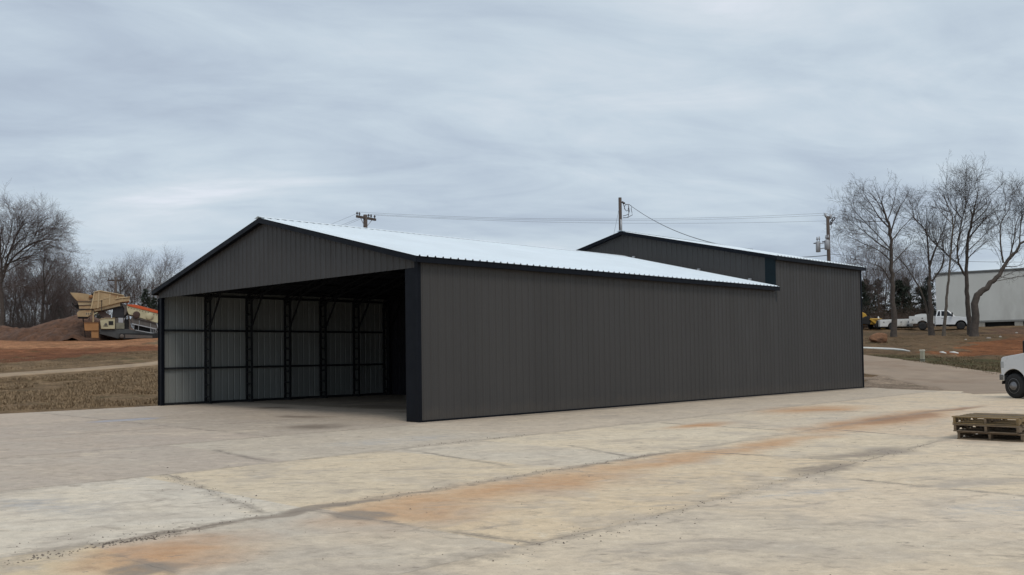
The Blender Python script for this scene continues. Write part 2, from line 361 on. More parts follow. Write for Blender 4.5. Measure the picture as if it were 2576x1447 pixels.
def union(L):
    d = seg(*L[0])
    for q in L[1:]: d = t.m('MINIMUM', d, seg(*q))
    return d
def blot(cx, cy, a, b, ang, lo=.35, hi=1.15):
    e1 = (math.cos(ang)/a, math.sin(ang)/a, 0); e2 = (-math.sin(ang)/b, math.cos(ang)/b, 0); q = t.v('SUBTRACT', PS, (cx, cy, 0))
    u = t.v('DOT_PRODUCT', q, e1); v = t.v('DOT_PRODUCT', q, e2)
    return t.mapr(t.m('SQRT', t.m('ADD', t.m('MULTIPLY', u, u), t.m('MULTIPLY', v, v))), hi, lo)
def anyof(L):
    d = blot(*L[0])
    for q in L[1:]: d = t.m('MAXIMUM', d, blot(*q))
    return d
A_l = t.noise(flat, .16, 4, .55); A_m = t.noise(flat, .9, 6, .62, .4); A_f = t.noise(flat, 6.0, 6, .7); A_g = t.noise(flat, 60, 4, .7)
stv = turned(t, flat, YAW+R_(4), 1.55, .78)          # trowel sweep and wash-off run across the yard
A_s = t.noise(stv, 1.0, 9, .70, .8); A_t = t.noise(stv, 3.6, 9, .74, .8); A_u = t.noise(stv, .40, 5, .6, .4)
tan_ = (.60, .475, .335); gry = (.515, .44, .355); pnk = (.47, .385, .305); cre = (.71, .58, .42); wht = (.66, .605, .515); dov = (.43, .38, .33); org = (.50, .275, .135)
sx = t.n('ShaderNodeSeparateXYZ'); t.put(sx.inputs[0], PW); wX, wY = sx.outputs[0], sx.outputs[1]
def band(v, a, b, soft=.25): return t.m('MULTIPLY', t.mapr(v, a-soft, a+soft), t.mapr(v, b+soft, b-soft))
c = t.mix(t.mapr(A_u, .36, .64), tan_, gry)
c = t.mix(t.m('MULTIPLY', t.mapr(wX, 4.95, 4.55), t.mapr(A_s, .25, .62, .30, .80)), c, pnk)     # older, pinkish bay nearest the opening
sl = t.n('ShaderNodeAttribute', attribute_name='slab')               # slabs poured and worn differently; rear of the open bay darkened as shade
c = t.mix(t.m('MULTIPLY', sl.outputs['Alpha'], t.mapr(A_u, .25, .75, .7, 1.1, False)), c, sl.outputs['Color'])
c = t.mix(t.mapr(A_s, .52, .70, 0, .55), c, (.72, .60, .44))
c = t.mix(t.mapr(A_s, .48, .33, 0, .75), c, (.40, .335, .27))
c = t.mix(t.mapr(A_m, .50, .36, 0, .50), c, (.44, .37, .295))
c = t.mix(t.mapr(A_t, .53, .66, 0, .62), c, (.29, .235, .185))
c = t.mix(t.mapr(A_t, .46, .30, 0, .5), c, (.70, .62, .50))
c = t.mix(t.m('MULTIPLY', anyof([(6.4, -10.8, 1.2, .6, 0.2, .2, 1.3), (12.4, -4.8, .25, 1.1, -.3), (14.6, -4.2, .5, 1.4, -.2), (3.4, -3.4, .8, 1.6, 0)]), t.mapr(A_t, .40, .62, .0, .45)), c, (.43, .435, .44))
c = t.mix(t.m('MULTIPLY', anyof([(8.5, 6.8, .95, 5.2, .05, .2, 1.3), (9.35, -1.5, .55, 5.4, .03, .0, 1.4), (9.7, -6.2, .85, 2.4, .1, .0, 1.4), (9.85, -8.0, 1.0, 1.5, .3, .0, 1.4), (10.05, -10.9, .85, .8, .2, .1, 1.3), (5.4, 9.6, 1.2, 2.2, 0, .1, 1.4), (14.5, -3.0, .3, .6, 0), (6.0, 3.0, .5, 1.2, 0, .1, 1.4)]), t.mapr(A_s, .25, .62, .35, .95)), c, org)
c = t.mix(t.m('MULTIPLY', anyof([(8.5, 7.6, .62, 3.4, .05, .2, 1.2), (8.4, 11.5, .35, 2.4, 0, .2, 1.2)]), t.mapr(A_s, .3, .6, .45, .85)), c, (.27, .145, .080))
c = t.mix(t.m('MULTIPLY', anyof([(-1.1, -2.2, .9, 1.1, .6, .1, 1.2), (-9.4, 1.6, 1.2, .8, 0, .1, 1.2), (-4.6, -.4, 1.2, .5, 0, .1, 1.2), (-3.0, 2.6, 2.0, .5, .2, .1, 1.2), (-6, 4, 4, 1.2, .2, .1, 1.2), (13.1, 1.55, .28, .10, 0.7)]), .75), c, (.150, .115, .085))
c = t.mix(t.m('MULTIPLY', anyof([(9.85, -8.8, .42, .32, .3, .6, 1.0), (10.35, -11.2, .34, .3, .2, .6, 1.0), (11.6, -2.4, .40, 1.0, 0, .4, 1.1), (9.05, -8.9, .16, 1.4, 0, .5, 1.0), (11.2, -.3, .35, 1.6, 0, .3, 1.2)]), t.mapr(A_f, .35, .55, .45, .9)), c, (.26, .21, .165))
pud = t.m('MULTIPLY', blot(-7.5, -3.9, .55, 1.5, .25, .45, 1.0), 1.0)
c = t.mix(t.m('MULTIPLY', pud, .7), c, (.30, .29, .33))
joints = [((4.75, -30), (4.9, -8.7)), ((4.9, -8.7), (4.6, -1.4)), ((4.6, -1.4), (3.8, 23)), ((9.45, -30), (9.15, -10.6)), ((9.15, -10.6), (9.0, -7.8)), ((9.0, -7.8), (8.7, -1.8)), ((8.7, -1.8), (8.2, 12)),
          ((12.4, -30), (12.05, -7.2)), ((12.05, -7.2), (11.3, 2.9)), ((11.3, 2.9), (11.0, 20)), ((0.6, -30), (.5, -1)), ((-3.6, -30), (-3.8, 9)), ((-8.0, -30), (-8.2, 9))]
cross = [((5.0, -8.6), (8.8, -9.4)), ((9.0, -9.0), (12.0, -8.7)), ((4.8, -4.3), (8.2, -5.0)), ((6.7, -2.1), (8.5, -2.85)), ((8.9, -1.7), (11.6, -1.25)), ((7.9, 3.9), (11.3, 2.9)), ((2.2, -6.5), (4.6, -6.85)),
         ((9.8, -11.3), (10.75, -11.25)), ((13.4, -6.4), (14.0, -5.6)), ((12, -3.2), (18, -3.6)), ((4.4, 3.2), (8.0, 2.9)), ((3.8, 9.4), (8.0, 9.2)), ((-14, -4.2), (.4, -4.4)), ((-14, 3.0), (0, 3.0)), ((8.2, 11), (11, 10.6))]
dj = union(joints); dc = union(cross); dm = union(joints[3:6])
jit = t.m('MULTIPLY', t.m('SUBTRACT', A_f, .5), .5)
dirt = t.m('MULTIPLY', t.mapr(t.m('ADD', dj, jit), .22, .0), t.mapr(A_s, .36, .64, .10, .65))
c = t.mix(dirt, c, (.31, .255, .20))
dirt0 = t.m('MULTIPLY', t.mapr(t.m('ADD', dm, jit), .16, .02), t.mapr(A_m, .40, .62, .05, .75))
c = t.mix(dirt0, c, (.24, .19, .145))
dirt2 = t.m('MULTIPLY', t.mapr(t.m('ADD', dc, t.m('MULTIPLY', t.m('SUBTRACT', A_f, .5), .3)), .13, .0), t.mapr(A_m, .36, .62, .15, .75))
c = t.mix(dirt2, c, (.26, .22, .18))
core = t.m('MULTIPLY', t.mapr(t.m('MINIMUM', dj, t.m('ADD', dc, .006)), .022, .008), t.mapr(A_m, .44, .60, .0, .6))
c = t.mix(core, c, (.16, .13, .105))
# hairline scaling and shallow spalls
vor = t.n('ShaderNodeTexVoronoi', feature='DISTANCE_TO_EDGE'); t.put(vor.inputs['Vector'], t.v('ADD', flat, t.v('SCALE', t.noise(flat, 3.0, 4, .6, col=True), scale=.5))); vor.inputs['Scale'].default_value = .33
hair = t.m('MULTIPLY', t.mapr(vor.outputs[0], .006, .001), t.mapr(t.noise(flat, .5, 3), .54, .66, 0, .4))
c = t.mix(hair, c, (.17, .145, .12))
sp = t.m('MULTIPLY', t.mapr(t.noise(stv, 8.5, 6, .72), .585, .66), t.mapr(A_m, .40, .60, .1, .75))
c = t.mix(sp, c, (.24, .20, .16))
c = t.v('SCALE', c, scale=t.m('MULTIPLY', t.mapr(A_f, .28, .72, .82, 1.14, False), t.mapr(A_g, .25, .75, .86, 1.12, False)))
t.put(p.inputs['Base Color'], c)
t.put(p.inputs['Roughness'], t.m('SUBTRACT', t.mapr(A_m, .3, .7, .72, .9), t.m('MULTIPLY', pud, .45))); p.inputs['Specular IOR Level'].default_value = .35
hgt = t.m('ADD', t.m('MULTIPLY', t.noise(flat, 6.0, 5, .7), .55), t.m('MULTIPLY', t.noise(flat, 60, 3, .7), .18))
bp = t.n('ShaderNodeBump'); bp.inputs['Strength'].default_value = .35; bp.inputs['Distance'].default_value = .02; t.put(bp.inputs['Height'], hgt); t.nt.links.new(bp.outputs[0], p.inputs['Normal'])
M_CONC = m
def clip(subject, window):
    """subject polygon cut to a convex, counter-clockwise window"""
    out = [tuple(q) for q in subject]
    for i in range(len(window)):
        a, b = window[i], window[(i+1) % len(window)]; inp, out = out, []
        f = lambda q: (b[0]-a[0])*(q[1]-a[1])-(b[1]-a[1])*(q[0]-a[0])
        for k in range(len(inp)):
            p0, p1 = inp[k-1], inp[k]; f0, f1 = f(p0), f(p1)
            if (f0 >= 0) != (f1 >= 0): u = f0/(f0-f1); out.append((p0[0]+(p1[0]-p0[0])*u, p0[1]+(p1[1]-p0[1])*u))
            if f1 >= 0: out.append(p1)
        if not out: return []
    return out
BX = [((-60, -60), (0, 0)), ((-8.0, -8.2), (-60, 60)), ((-3.6, -3.8), (-60, 60)), ((.6, .5, .4), (-60, -1, 60)), ((4.75, 4.9, 4.6, 3.8, 3.4), (-60, -8.7, -1.4, 23, 60)), ((9.6, 9.15, 9.0, 8.7, 8.2, 7.8), (-60, -10.6, -7.8, -1.8, 12, 60)), ((12.6, 12.05, 11.3, 11.0, 10.8), (-60, -7.2, 2.9, 20, 60)), ((90, 90), (0, 0))]
def bx(k, y): return float(np.interp(y, BX[k][1], BX[k][0]))
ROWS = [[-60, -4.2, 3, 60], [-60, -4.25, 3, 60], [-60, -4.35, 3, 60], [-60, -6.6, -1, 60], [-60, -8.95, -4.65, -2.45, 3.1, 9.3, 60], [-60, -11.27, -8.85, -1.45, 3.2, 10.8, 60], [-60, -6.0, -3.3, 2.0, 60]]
TINT = [[(.46, .38, .32), (.42, .36, .31), (.15, .13, .11)], [(.40, .335, .29), (.36, .305, .26), (.15, .13, .11)], [(.41, .345, .30), (.36, .31, .265), (.15, .13, .11)], [(.43, .37, .32), (.51, .46, .385), (.54, .465, .375)],  # darkest tone is interior shade painted on the open bay's floor
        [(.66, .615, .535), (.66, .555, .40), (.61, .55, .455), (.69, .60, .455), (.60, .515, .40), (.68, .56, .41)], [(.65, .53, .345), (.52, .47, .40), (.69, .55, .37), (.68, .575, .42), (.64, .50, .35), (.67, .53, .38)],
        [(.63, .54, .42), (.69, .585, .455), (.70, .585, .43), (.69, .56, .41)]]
mb = MB(); SLABC = []
ccw = lambda P: P if sum(P[i-1][0]*P[i][1]-P[i][0]*P[i-1][1] for i in range(len(P))) > 0 else P[::-1]
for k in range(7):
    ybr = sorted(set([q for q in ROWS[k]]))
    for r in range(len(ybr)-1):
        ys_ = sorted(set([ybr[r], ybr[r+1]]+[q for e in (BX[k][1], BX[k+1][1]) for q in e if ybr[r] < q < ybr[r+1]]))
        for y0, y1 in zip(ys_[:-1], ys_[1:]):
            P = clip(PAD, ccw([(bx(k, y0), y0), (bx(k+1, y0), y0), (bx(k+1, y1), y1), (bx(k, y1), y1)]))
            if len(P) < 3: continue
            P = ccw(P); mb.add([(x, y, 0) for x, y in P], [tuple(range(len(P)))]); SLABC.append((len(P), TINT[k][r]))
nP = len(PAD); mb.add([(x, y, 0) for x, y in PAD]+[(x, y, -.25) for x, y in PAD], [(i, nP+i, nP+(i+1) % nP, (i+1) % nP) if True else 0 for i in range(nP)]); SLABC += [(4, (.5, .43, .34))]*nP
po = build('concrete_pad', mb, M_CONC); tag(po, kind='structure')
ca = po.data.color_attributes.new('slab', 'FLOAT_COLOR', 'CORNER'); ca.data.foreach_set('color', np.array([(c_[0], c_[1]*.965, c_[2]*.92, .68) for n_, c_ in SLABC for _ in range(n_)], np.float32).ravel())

# ------------------------------------------------------------------ buildings
W, H, HH, HR, L1, L2, H2, HR2 = 14.333, 4.083, 3.78, 5.80, 17.363, 24.69, 5.242, 6.883
PITCH_RIB = 0.25
def ribs(L, start=.10, pitch=PITCH_RIB, h=.017):
    """corrugation along a length: list of (position, height) with minor stiffening ribs between the main ones"""
    out = [(0, 0)]; u = start
    while u+.05 < L:
        out += [(u-.032, 0), (u-.014, h), (u+.014, h), (u+.032, 0)]
        for q in (.085, .165):
            if u+q+.02 < L: out += [(u+q-.008, 0), (u+q, .0035), (u+q+.008, 0)]
        u += pitch
    out = [q for q in out if q[0] < L-1e-3]; out.append((L, 0)); return out
def sheet(mb, o, eu, ev, en, prof, v0, v1, mi=0, inner=None, gap=.006):
    """ribbed steel sheet: corrugated along eu, running from v0(u) to v1(u) along ev; inner = material of the reverse face"""
    o, eu, ev, en = (np.array(q, float) for q in (o, eu, ev, en)); V = []
    for u, d in prof: V += [o+eu*u+ev*v0(u)+en*d, o+eu*u+ev*v1(u)+en*d]
    k = len(prof); s = np.cross(eu, ev)@en > 0
    F = [((2*i, 2*i+2, 2*i+3, 2*i+1) if s else (2*i, 2*i+1, 2*i+3, 2*i+2)) for i in range(k-1)]
    mb.add(V, F, mi)
    if inner is not None: mb.add([q-en*gap for q in V], [f[::-1] for f in F], inner)
c0 = lambda k: (lambda u: k)

def gable(x, w, h, hr, cx): return h+(hr-h)*(1-abs(x-cx)/(w/2))
# --- front building, open at the near gable
fb = thing('open_front_building', 'charcoal ribbed metal building with its near gable end open and pale sloping roof', 'building', (-W/2, 0, 0))
CX = -W/2
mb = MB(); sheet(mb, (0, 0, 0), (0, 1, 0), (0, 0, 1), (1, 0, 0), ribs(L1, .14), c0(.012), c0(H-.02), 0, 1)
build('side_wall', mb, [M_CHAR, M_SHADE_INNER], fb)
mb = MB(); sheet(mb, (-W, 0, 0), (0, 1, 0), (0, 0, 1), (-1, 0, 0), ribs(L1, .11), c0(.012), c0(H-.02), 0, 1)
build('side_wall', mb, [M_CHAR, M_GALV], fb)
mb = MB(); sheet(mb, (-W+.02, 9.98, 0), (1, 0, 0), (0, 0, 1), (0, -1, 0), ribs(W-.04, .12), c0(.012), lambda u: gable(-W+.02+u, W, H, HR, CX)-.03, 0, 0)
build('partition_wall', mb, [M_SHADE_INNER], fb)
mb = MB(); sheet(mb, (-W-.01, -.03, 0), (1, 0, 0), (0, 0, 1), (0, -1, 0), ribs(W-.09, .12), c0(HH), lambda u: gable(-W-.01+u, W, H, HR, CX)-.02, 0, 1)
build('gable_wall', mb, [M_CHAR, M_SHADE_INNER], fb)
# trims
mb = MB(); mb.box((-.10, -.045, .002), (.028, .0, H-.02)); mb.box((.0, 0.001, .002), (.027, .05, H-.02)); build('corner_trim', mb, M_BLACK, fb)
mb = MB(); mb.box((-W-.028, -.045, .002), (-W+.0, .08, HH-.002)); build('corner_trim', mb, M_BLACK, fb)
mb = MB(); mb.box((-.50, -.022, .002), (-.101, .10, HH+.1)); build('door_jamb', mb, M_BLACK, fb, bevel=.01)
mb = MB(); mb.box((-W+.001, -.022, .002), (-W+.20, .10, HH+.1)); build('door_jamb', mb, M_BLACK, fb, bevel=.01)
mb = MB(); mb.box((-W+.02, .0, HH+.04), (-.11, .09, HH+.16)); build('header_beam', mb, M_FRAME, fb)
OF, OE, TH = .21, .18, .15
SL = (HR-H)/(W/2); LS = math.hypot(W/2+OE, (HR-H)*(W/2+OE)/(W/2))
def roof(parent, y0, y1, h, hr, w, cx, of, oe, near_mat=M_BLACK, rh=.034):
    sl = (hr-h)/(w/2); ln = math.hypot(1, sl); run = (w/2+oe)*ln
    for sgn in (1, -1):
        ev = np.array([sgn, 0, -sl])/ln; en = np.array([sgn*sl, 0, 1])/ln
        mb = MB(); sheet(mb, (cx, y0, hr), (0, 1, 0), ev, en, ribs(y1-y0, .09, h=rh), c0(0.0), c0(run+.02), 0, 1, .012)
        build('roof_sheet', mb, [M_ROOF, M_UNDER], parent)
        # eave trim
        p = np.array([cx, 0, hr])+ev*run
        mb = MB(); mb.box((min(p[0], p[0]-sgn*.03), y0+.01, p[2]-TH), (max(p[0], p[0]-sgn*.03), y1-.01, p[2]-.016))
        mb.box((min(cx+sgn*(w/2+.024), p[0]-sgn*.03), y0+.03, p[2]-TH+.01), (max(cx+sgn*(w/2+.024), p[0]-sgn*.03), y1-.03, p[2]-TH+.02))
        k = .09
        while k < y1-y0-.06:                            # rib closures stand up along the eave
            q = p+np.array([0, y0+k-p[1], 0])+ev*.022
            V = [q+np.array([0, -.028, -.02]), q+np.array([0, .028, -.02]), q+np.array([0, .016, 0])+en*.028, q+np.array([0, -.016, 0])+en*.028]; V += [v_-ev*.05 for v_ in V]
            mb.add(V, [(0,1,2,3), (7,6,5,4), (0,4,5,1), (1,5,6,2), (2,6,7,3), (3,7,4,0)]); k += PITCH_RIB
        build('eave_trim', mb, near_mat, parent)
        # rake trims and soffits, both ends
        for y, s2 in ((y0, 1), (y1, -1)):
            mb = MB(); q0 = np.array([cx, y, hr]); q1 = q0+ev*(run-.005)
            lo = np.array([0, 0, -TH]); t_ = np.array([0, s2*.03, 0]); d = np.array([0, 0, -.018]); ee = np.array([0, s2*.004, 0])
            V = [q0+lo+ee, q1+lo+ee, q1+d+ee, q0+d+ee, q0+lo+t_, q1+lo+t_, q1+d+t_, q0+d+t_]
            mb.add(V, [(0,1,2,3), (7,6,5,4), (0,4,5,1), (2,6,7,3), (1,5,6,2), (0,3,7,4)])
            s1 = np.array([0, s2*(of-.02), 0]); lo2 = lo+np.array([0, 0, .01]); lo3 = lo+np.array([0, 0, .02])
            V = [q0+lo2+t_, q1+lo2+t_, q1+lo2+s1, q0+lo2+s1, q0+lo3+t_, q1+lo3+t_, q1+lo3+s1, q0+lo3+s1]
            mb.add(V, [(0,1,2,3), (7,6,5,4), (0,4,5,1), (2,6,7,3), (1,5,6,2), (0,3,7,4)])
            build('rake_trim', mb, M_BLACK, parent)
    mb = MB(); c = np.array([cx, 0, hr])
    for sgn in (1, -1):
        ev = np.array([sgn, 0, -sl])/ln; en = np.array([sgn*sl, 0, 1])/ln
        a = c+np.array([0, y0-.03, .044]); b = c+np.array([0, y1+.01, .044])
        V = [a, b, b+ev*.22-np.array([0, 0, .004]), a+ev*.22-np.array([0, 0, .004])]; V += [q-np.array([0, 0, .004]) for q in V]
        mb.add(V, [(0,1,2,3), (7,6,5,4), (0,4,5,1), (2,6,7,3), (1,5,6,2), (0,3,7,4)])
    build('ridge_cap', mb, M_ROOF, parent)
roof(fb, -OF, L1-.015, H, HR, W, CX, OF, OE)
# frames: laced columns with knee braces, rafters, girts, purlins
YS = [1.70, 3.36, 5.0, 6.63, 8.25, 9.80]
for s, xw in ((1, -W), (-1, 0.0)):
    for y in YS:
        mb = MB(); x0 = xw+s*.06; x1 = xw+s*.42
        for x in (x0, x1): mb.bar((x, y, .07), (x, y, H-.15), .06, .07, up=(0, 1, 0))
        for k in range(9): mb.bar((min(x0, x1)+.03, y, .25+k*.43), (max(x0, x1)-.03, y, .25+k*.43), .05, .05, up=(0, 1, 0))
        mb.bar((min(x0, x1)-.05, y, .036), (max(x0, x1)+.05, y, .036), .12, .066, up=(0, 0, 1))
        col = build('column', mb, M_FRAME, fb)
        mb = MB(); mb.bar((x1+s*.03, y, H-1.25), (xw+s*1.25, y, H-.15+SL*1.0-.16), .05, .05, up=(0, 1, 0)); build('knee_brace', mb, M_FRAME, col)
    for k, z in enumerate((1.30, 2.65)):
        mb = MB()
        ys = [.10]+YS
        for a, b in zip(ys[:-1], ys[1:]): mb.box((min(xw+s*.03, xw+s*.09), a+.04, z-.035), (max(xw+s*.03, xw+s*.09), b-.04, z+.035))
        build('girt', mb, M_FRAME, fb)
    mb = MB(); mb.box((min(xw+s*.02, xw+s*.10), .11, .004), (max(xw+s*.02, xw+s*.10), 9.9, .085)); build('base_rail', mb, M_FRAME, fb)
    mb = MB(); mb.box((min(xw+s*.02, xw+s*.08), .11, H-.20), (max(xw+s*.02, xw+s*.08), 9.9, H-.12)); build('eave_rail', mb, M_FRAME, fb)
for y in YS:
    mb = MB()
    for s in (1, -1):
        a = np.array([CX+s*.02, y, HR-.14]); b = np.array([CX+s*(W/2-.08), y, H-.12])
        mb.bar(a, b, .06, .06, up=(0, 1, 0)); mb.bar(a-np.array([0, 0, .32]), b-np.array([0, 0, .22]), .05, .05, up=(0, 1, 0))
        for k in range(14):
            q = a+(b-a)*(k+.5)/14; w = a+(b-a)*min(.99, (k+1.2)/14)-np.array([0, 0, .30]); mb.bar(q, w, .03, .03, up=(0, 1, 0))
    build('rafter', mb, M_FRAME, fb)
for s in (1, -1):
    for k in range(7):
        f_ = (k+.5)/7; x = CX+s*W/2*f_; z = HR-(HR-H)*f_-.055
        mb = MB(); mb.box((x-.03, -.1, z-.035), (x+.03, 9.9, z+.025)); build('purlin', mb, M_FRAME, fb)
mb = MB()
mb.box((-10.88, 9.86, 1.25), (-10.74, 9.94, 1.62)); mb.tube([(-10.81, 9.92, 1.62), (-10.81, 9.92, 2.4)], .018, 8)
build('switch_box', mb, M_STEELG, fb)

mb = MB(); mb.box((.0235, .052, .002), (.034, L1-.002, .045)); build('base_trim', mb, M_BLACK, fb)
# --- taller rear building
rb = thing('rear_building', 'taller charcoal metal building joined behind the open-fronted one, with its own gable', 'building', (-W/2, L1, 0))
mb = MB(); sheet(mb, (0, L1, 0), (0, 1, 0), (0, 0, 1), (1, 0, 0), ribs(L2-L1, .137), c0(.012), c0(H2-.02), 0, 1)
build('side_wall', mb, [M_CHAR, M_GALV], rb)
mb = MB(); sheet(mb, (-W, L1, 0), (0, 1, 0), (0, 0, 1), (-1, 0, 0), ribs(L2-L1, .14), c0(.012), c0(H2-.02), 0, 1); build('side_wall', mb, [M_CHAR, M_GALV], rb)
mb = MB(); sheet(mb, (-W, L2, 0), (1, 0, 0), (0, 0, 1), (0, 1, 0), ribs(W, .14), c0(.012), lambda u: gable(-W+u, W, H2, HR2, CX)-.02, 0, 1); build('gable_wall', mb, [M_CHAR, M_GALV], rb)
mb = MB(); sheet(mb, (-W, L1+.01, 0), (1, 0, 0), (0, 0, 1), (0, -1, 0), ribs(W-.43, .12), c0(.012), lambda u: gable(-W+u, W, H2, HR2, CX)-.02, 0, 1); build('gable_wall', mb, [M_CHAR, M_GALV], rb)
M_TEAL = mat('dark_blue_black_panel', (.005, .013, .018), .5, 0, .2, 1, spec=.15)
mb = MB(); mb.box((-.43, L1-.012, H-.6), (.001, L1+.03, H2-.03)); build('corner_panel', mb, M_TEAL, rb)
mb = MB(); mb.box((.0, L2-.05, .002), (.03, L2+.03, H2-.02)); build('corner_trim', mb, M_BLACK, rb)
mb = MB(); mb.box((.0235, L1+.001, .002), (.034, L2-.051, .045)); build('base_trim', mb, M_BLACK, rb)
roof(rb, L1-OF, L2+OF, H2, HR2, W, CX, OF, OE, rh=.022)
for x in (-6.6, -3.35, -1.05):
    mb = MB(); z = H+(HR-H)*(1-abs(x-CX)/(W/2)); mb.box((x-.05, L1-.11, z+.03), (x+.05, L1-.03, z+.10))
    build('flashing_clip', mb, M_STEELG, fb)

# ------------------------------------------------------------------ wooden pallets
M_PAL = mat('weathered_pallet_wood', (.165, .120, .078), .85, 0, .35, 5, .5, 60, rgb2=(.085, .062, .042), vs2=3, stretch=(1, 6, 6))
M_PALY = mat('yellowish_pallet_wood', (.22, .150, .070), .85, 0, .3, 5, .5, 60, rgb2=(.13, .095, .055), vs2=2, stretch=(1, 6, 6))
def pallet(loc, label, mt, mt2, seed, rotz):
    rg = np.random.default_rng(seed)
    t = thing('wooden_pallet', label, 'pallet', loc, 'pallets stacked on the concrete'); BASE[t.name] = np.zeros(3); t.rotation_euler = (0, 0, rotz)
    WX, WY = 1.07, 1.20
    for i, x in enumerate((0.0, WX/2-.02, WX-.04)):
        mb = MB()                                       # notched stringer, running away from the yard
        mb.prism([(0, .022), (.16, .022), (.19, .055), (.36, .055), (.39, .022), (WY-.39, .022), (WY-.36, .055), (WY-.19, .055), (WY-.16, .022), (WY, .022), (WY, .112), (0, .112)], (x, 0, 0), (0, 1, 0), (0, 0, 1), (1, 0, 0), 0, .04)
        build('stringer', mb, mt2 if i == 1 else mt, t, bevel=.004)
    ys = np.linspace(0, WY-.095, 7)
    for j, y in enumerate(ys):
        w = .095 if j not in (0, 6) else .13; x0 = -.012+rg.uniform(-.012, .012)
        mb = MB(); mb.box((x0, y-(.03 if j == 6 else 0), .113), (x0+WX+.02+rg.uniform(-.02, .01), y+w-(.03 if j == 6 else 0), .131+rg.uniform(0, .003)))
        build('deck_board', mb, mt2 if rg.random() < .35 else mt, t, bevel=.003)
    for y in (0.0, .27, WY/2-.06, .81, WY-.12):
        x0 = rg.uniform(-.012, .012)
        mb = MB(); mb.box((x0, y, .002), (x0+WX+rg.uniform(-.02, .01), y+.12, .0215)); build('bottom_board', mb, mt, t, bevel=.003)
    return t
pallet((11.45, 2.93, .0), 'grey wooden pallet at the bottom of the stack, resting on the concrete', M_PAL, M_PAL, 1, R_(.3))
pallet((11.40, 2.90, .135), 'weathered brown pallet in the middle of the stack, between two others', M_PAL, M_PAL, 2, R_(-.8))
pallet((11.385, 2.92, .27), 'topmost pallet of the stack, with yellowish wood and gappy deck boards', M_PALY, M_PAL, 3, R_(.9))

# ------------------------------------------------------------------ trucks
M_WHITE = mat('white_truck_paint', (.74, .76, .78), .3, 0, .03, 1, coat=.5)
M_WHITE2 = mat('dusty_white_paint', (.66, .67, .66), .4, 0, .06, 1.5, rgb2=(.52, .50, .46), vs2=.8)
M_GLASS = mat('dark_window_glass', (.012, .015, .02), .08, 0, .1, 1, spec=.8)
M_TYRE = mat('black_tyre_rubber', (.018, .018, .019), .8, 0, .2, 8)
M_RIM = mat('dull_steel_rim', (.20, .20, .21), .45, .5, .15, 6)
M_CHROME = mat('chrome_bumper', (.62, .63, .64), .18, .9, .05, 3)
M_DARK = mat('dark_underbody', (.012, .012, .013), .8)
M_PLAST = mat('black_plastic', (.012, .014, .02), .4)
M_LENS = mat('headlamp_lens', (.55, .57, .58), .12, .2, .05, 3)
M_RED = mat('red_lamp_lens', (.25, .012, .01), .2)
def local_thing(name, label, cat, loc, rotz, group=None):
    t = thing(name, label, cat, loc, group); BASE[t.name] = np.zeros(3); t.rotation_euler = (0, 0, rotz); return t
def side_poly(mb, poly, y, th, mi=0): mb.prism(poly, (0, 0, 0), (1, 0, 0), (0, 0, 1), (0, 1, 0), y, y+th, mi)
def arc(cx, cz, r, a0, a1, n=12): return [(cx+r*math.cos(a), cz+r*math.sin(a)) for a in np.linspace(a0, a1, n)]
def wheel(parent, x, y, r, w, out, dually=False):
    mb = MB(); k = w/2
    mb.lathe([(r*.62, -k), (r*.93, -k), (r, -k*.7), (r, k*.7), (r*.93, k), (r*.62, k)], (x, y, r), (0, out, 0), 32)
    o = build('wheel', mb, M_TYRE, parent)
    mb = MB()
    if dually: mb.lathe([(r*.60, -k*.2), (r*.61, k*1.02), (r*.55, k*.98), (r*.50, k*.55), (r*.36, k*.60), (r*.34, k*1.15), (r*.22, k*1.2), (r*.20, k*1.75), (r*.02, k*1.8)], (x, y, r), (0, out, 0), 28)
    else: mb.lathe([(r*.60, -k*.2), (r*.61, k*1.02), (r*.56, k*.9), (r*.48, k*.5), (r*.30, k*.62), (r*.16, k*.66), (r*.15, k*.9), (r*.02, k*.92)], (x, y, r), (0, out, 0), 28)
    for q in range(8):
        a = q*math.pi/4; mb.lathe([(r*.055, k*.3), (r*.055, k*.72)], (x+math.cos(a)*r*.43, y, r+math.sin(a)*r*.43), (0, out, 0), 8, 1)
    build('rim', mb, [M_RIM, M_DARK], o)
    return o
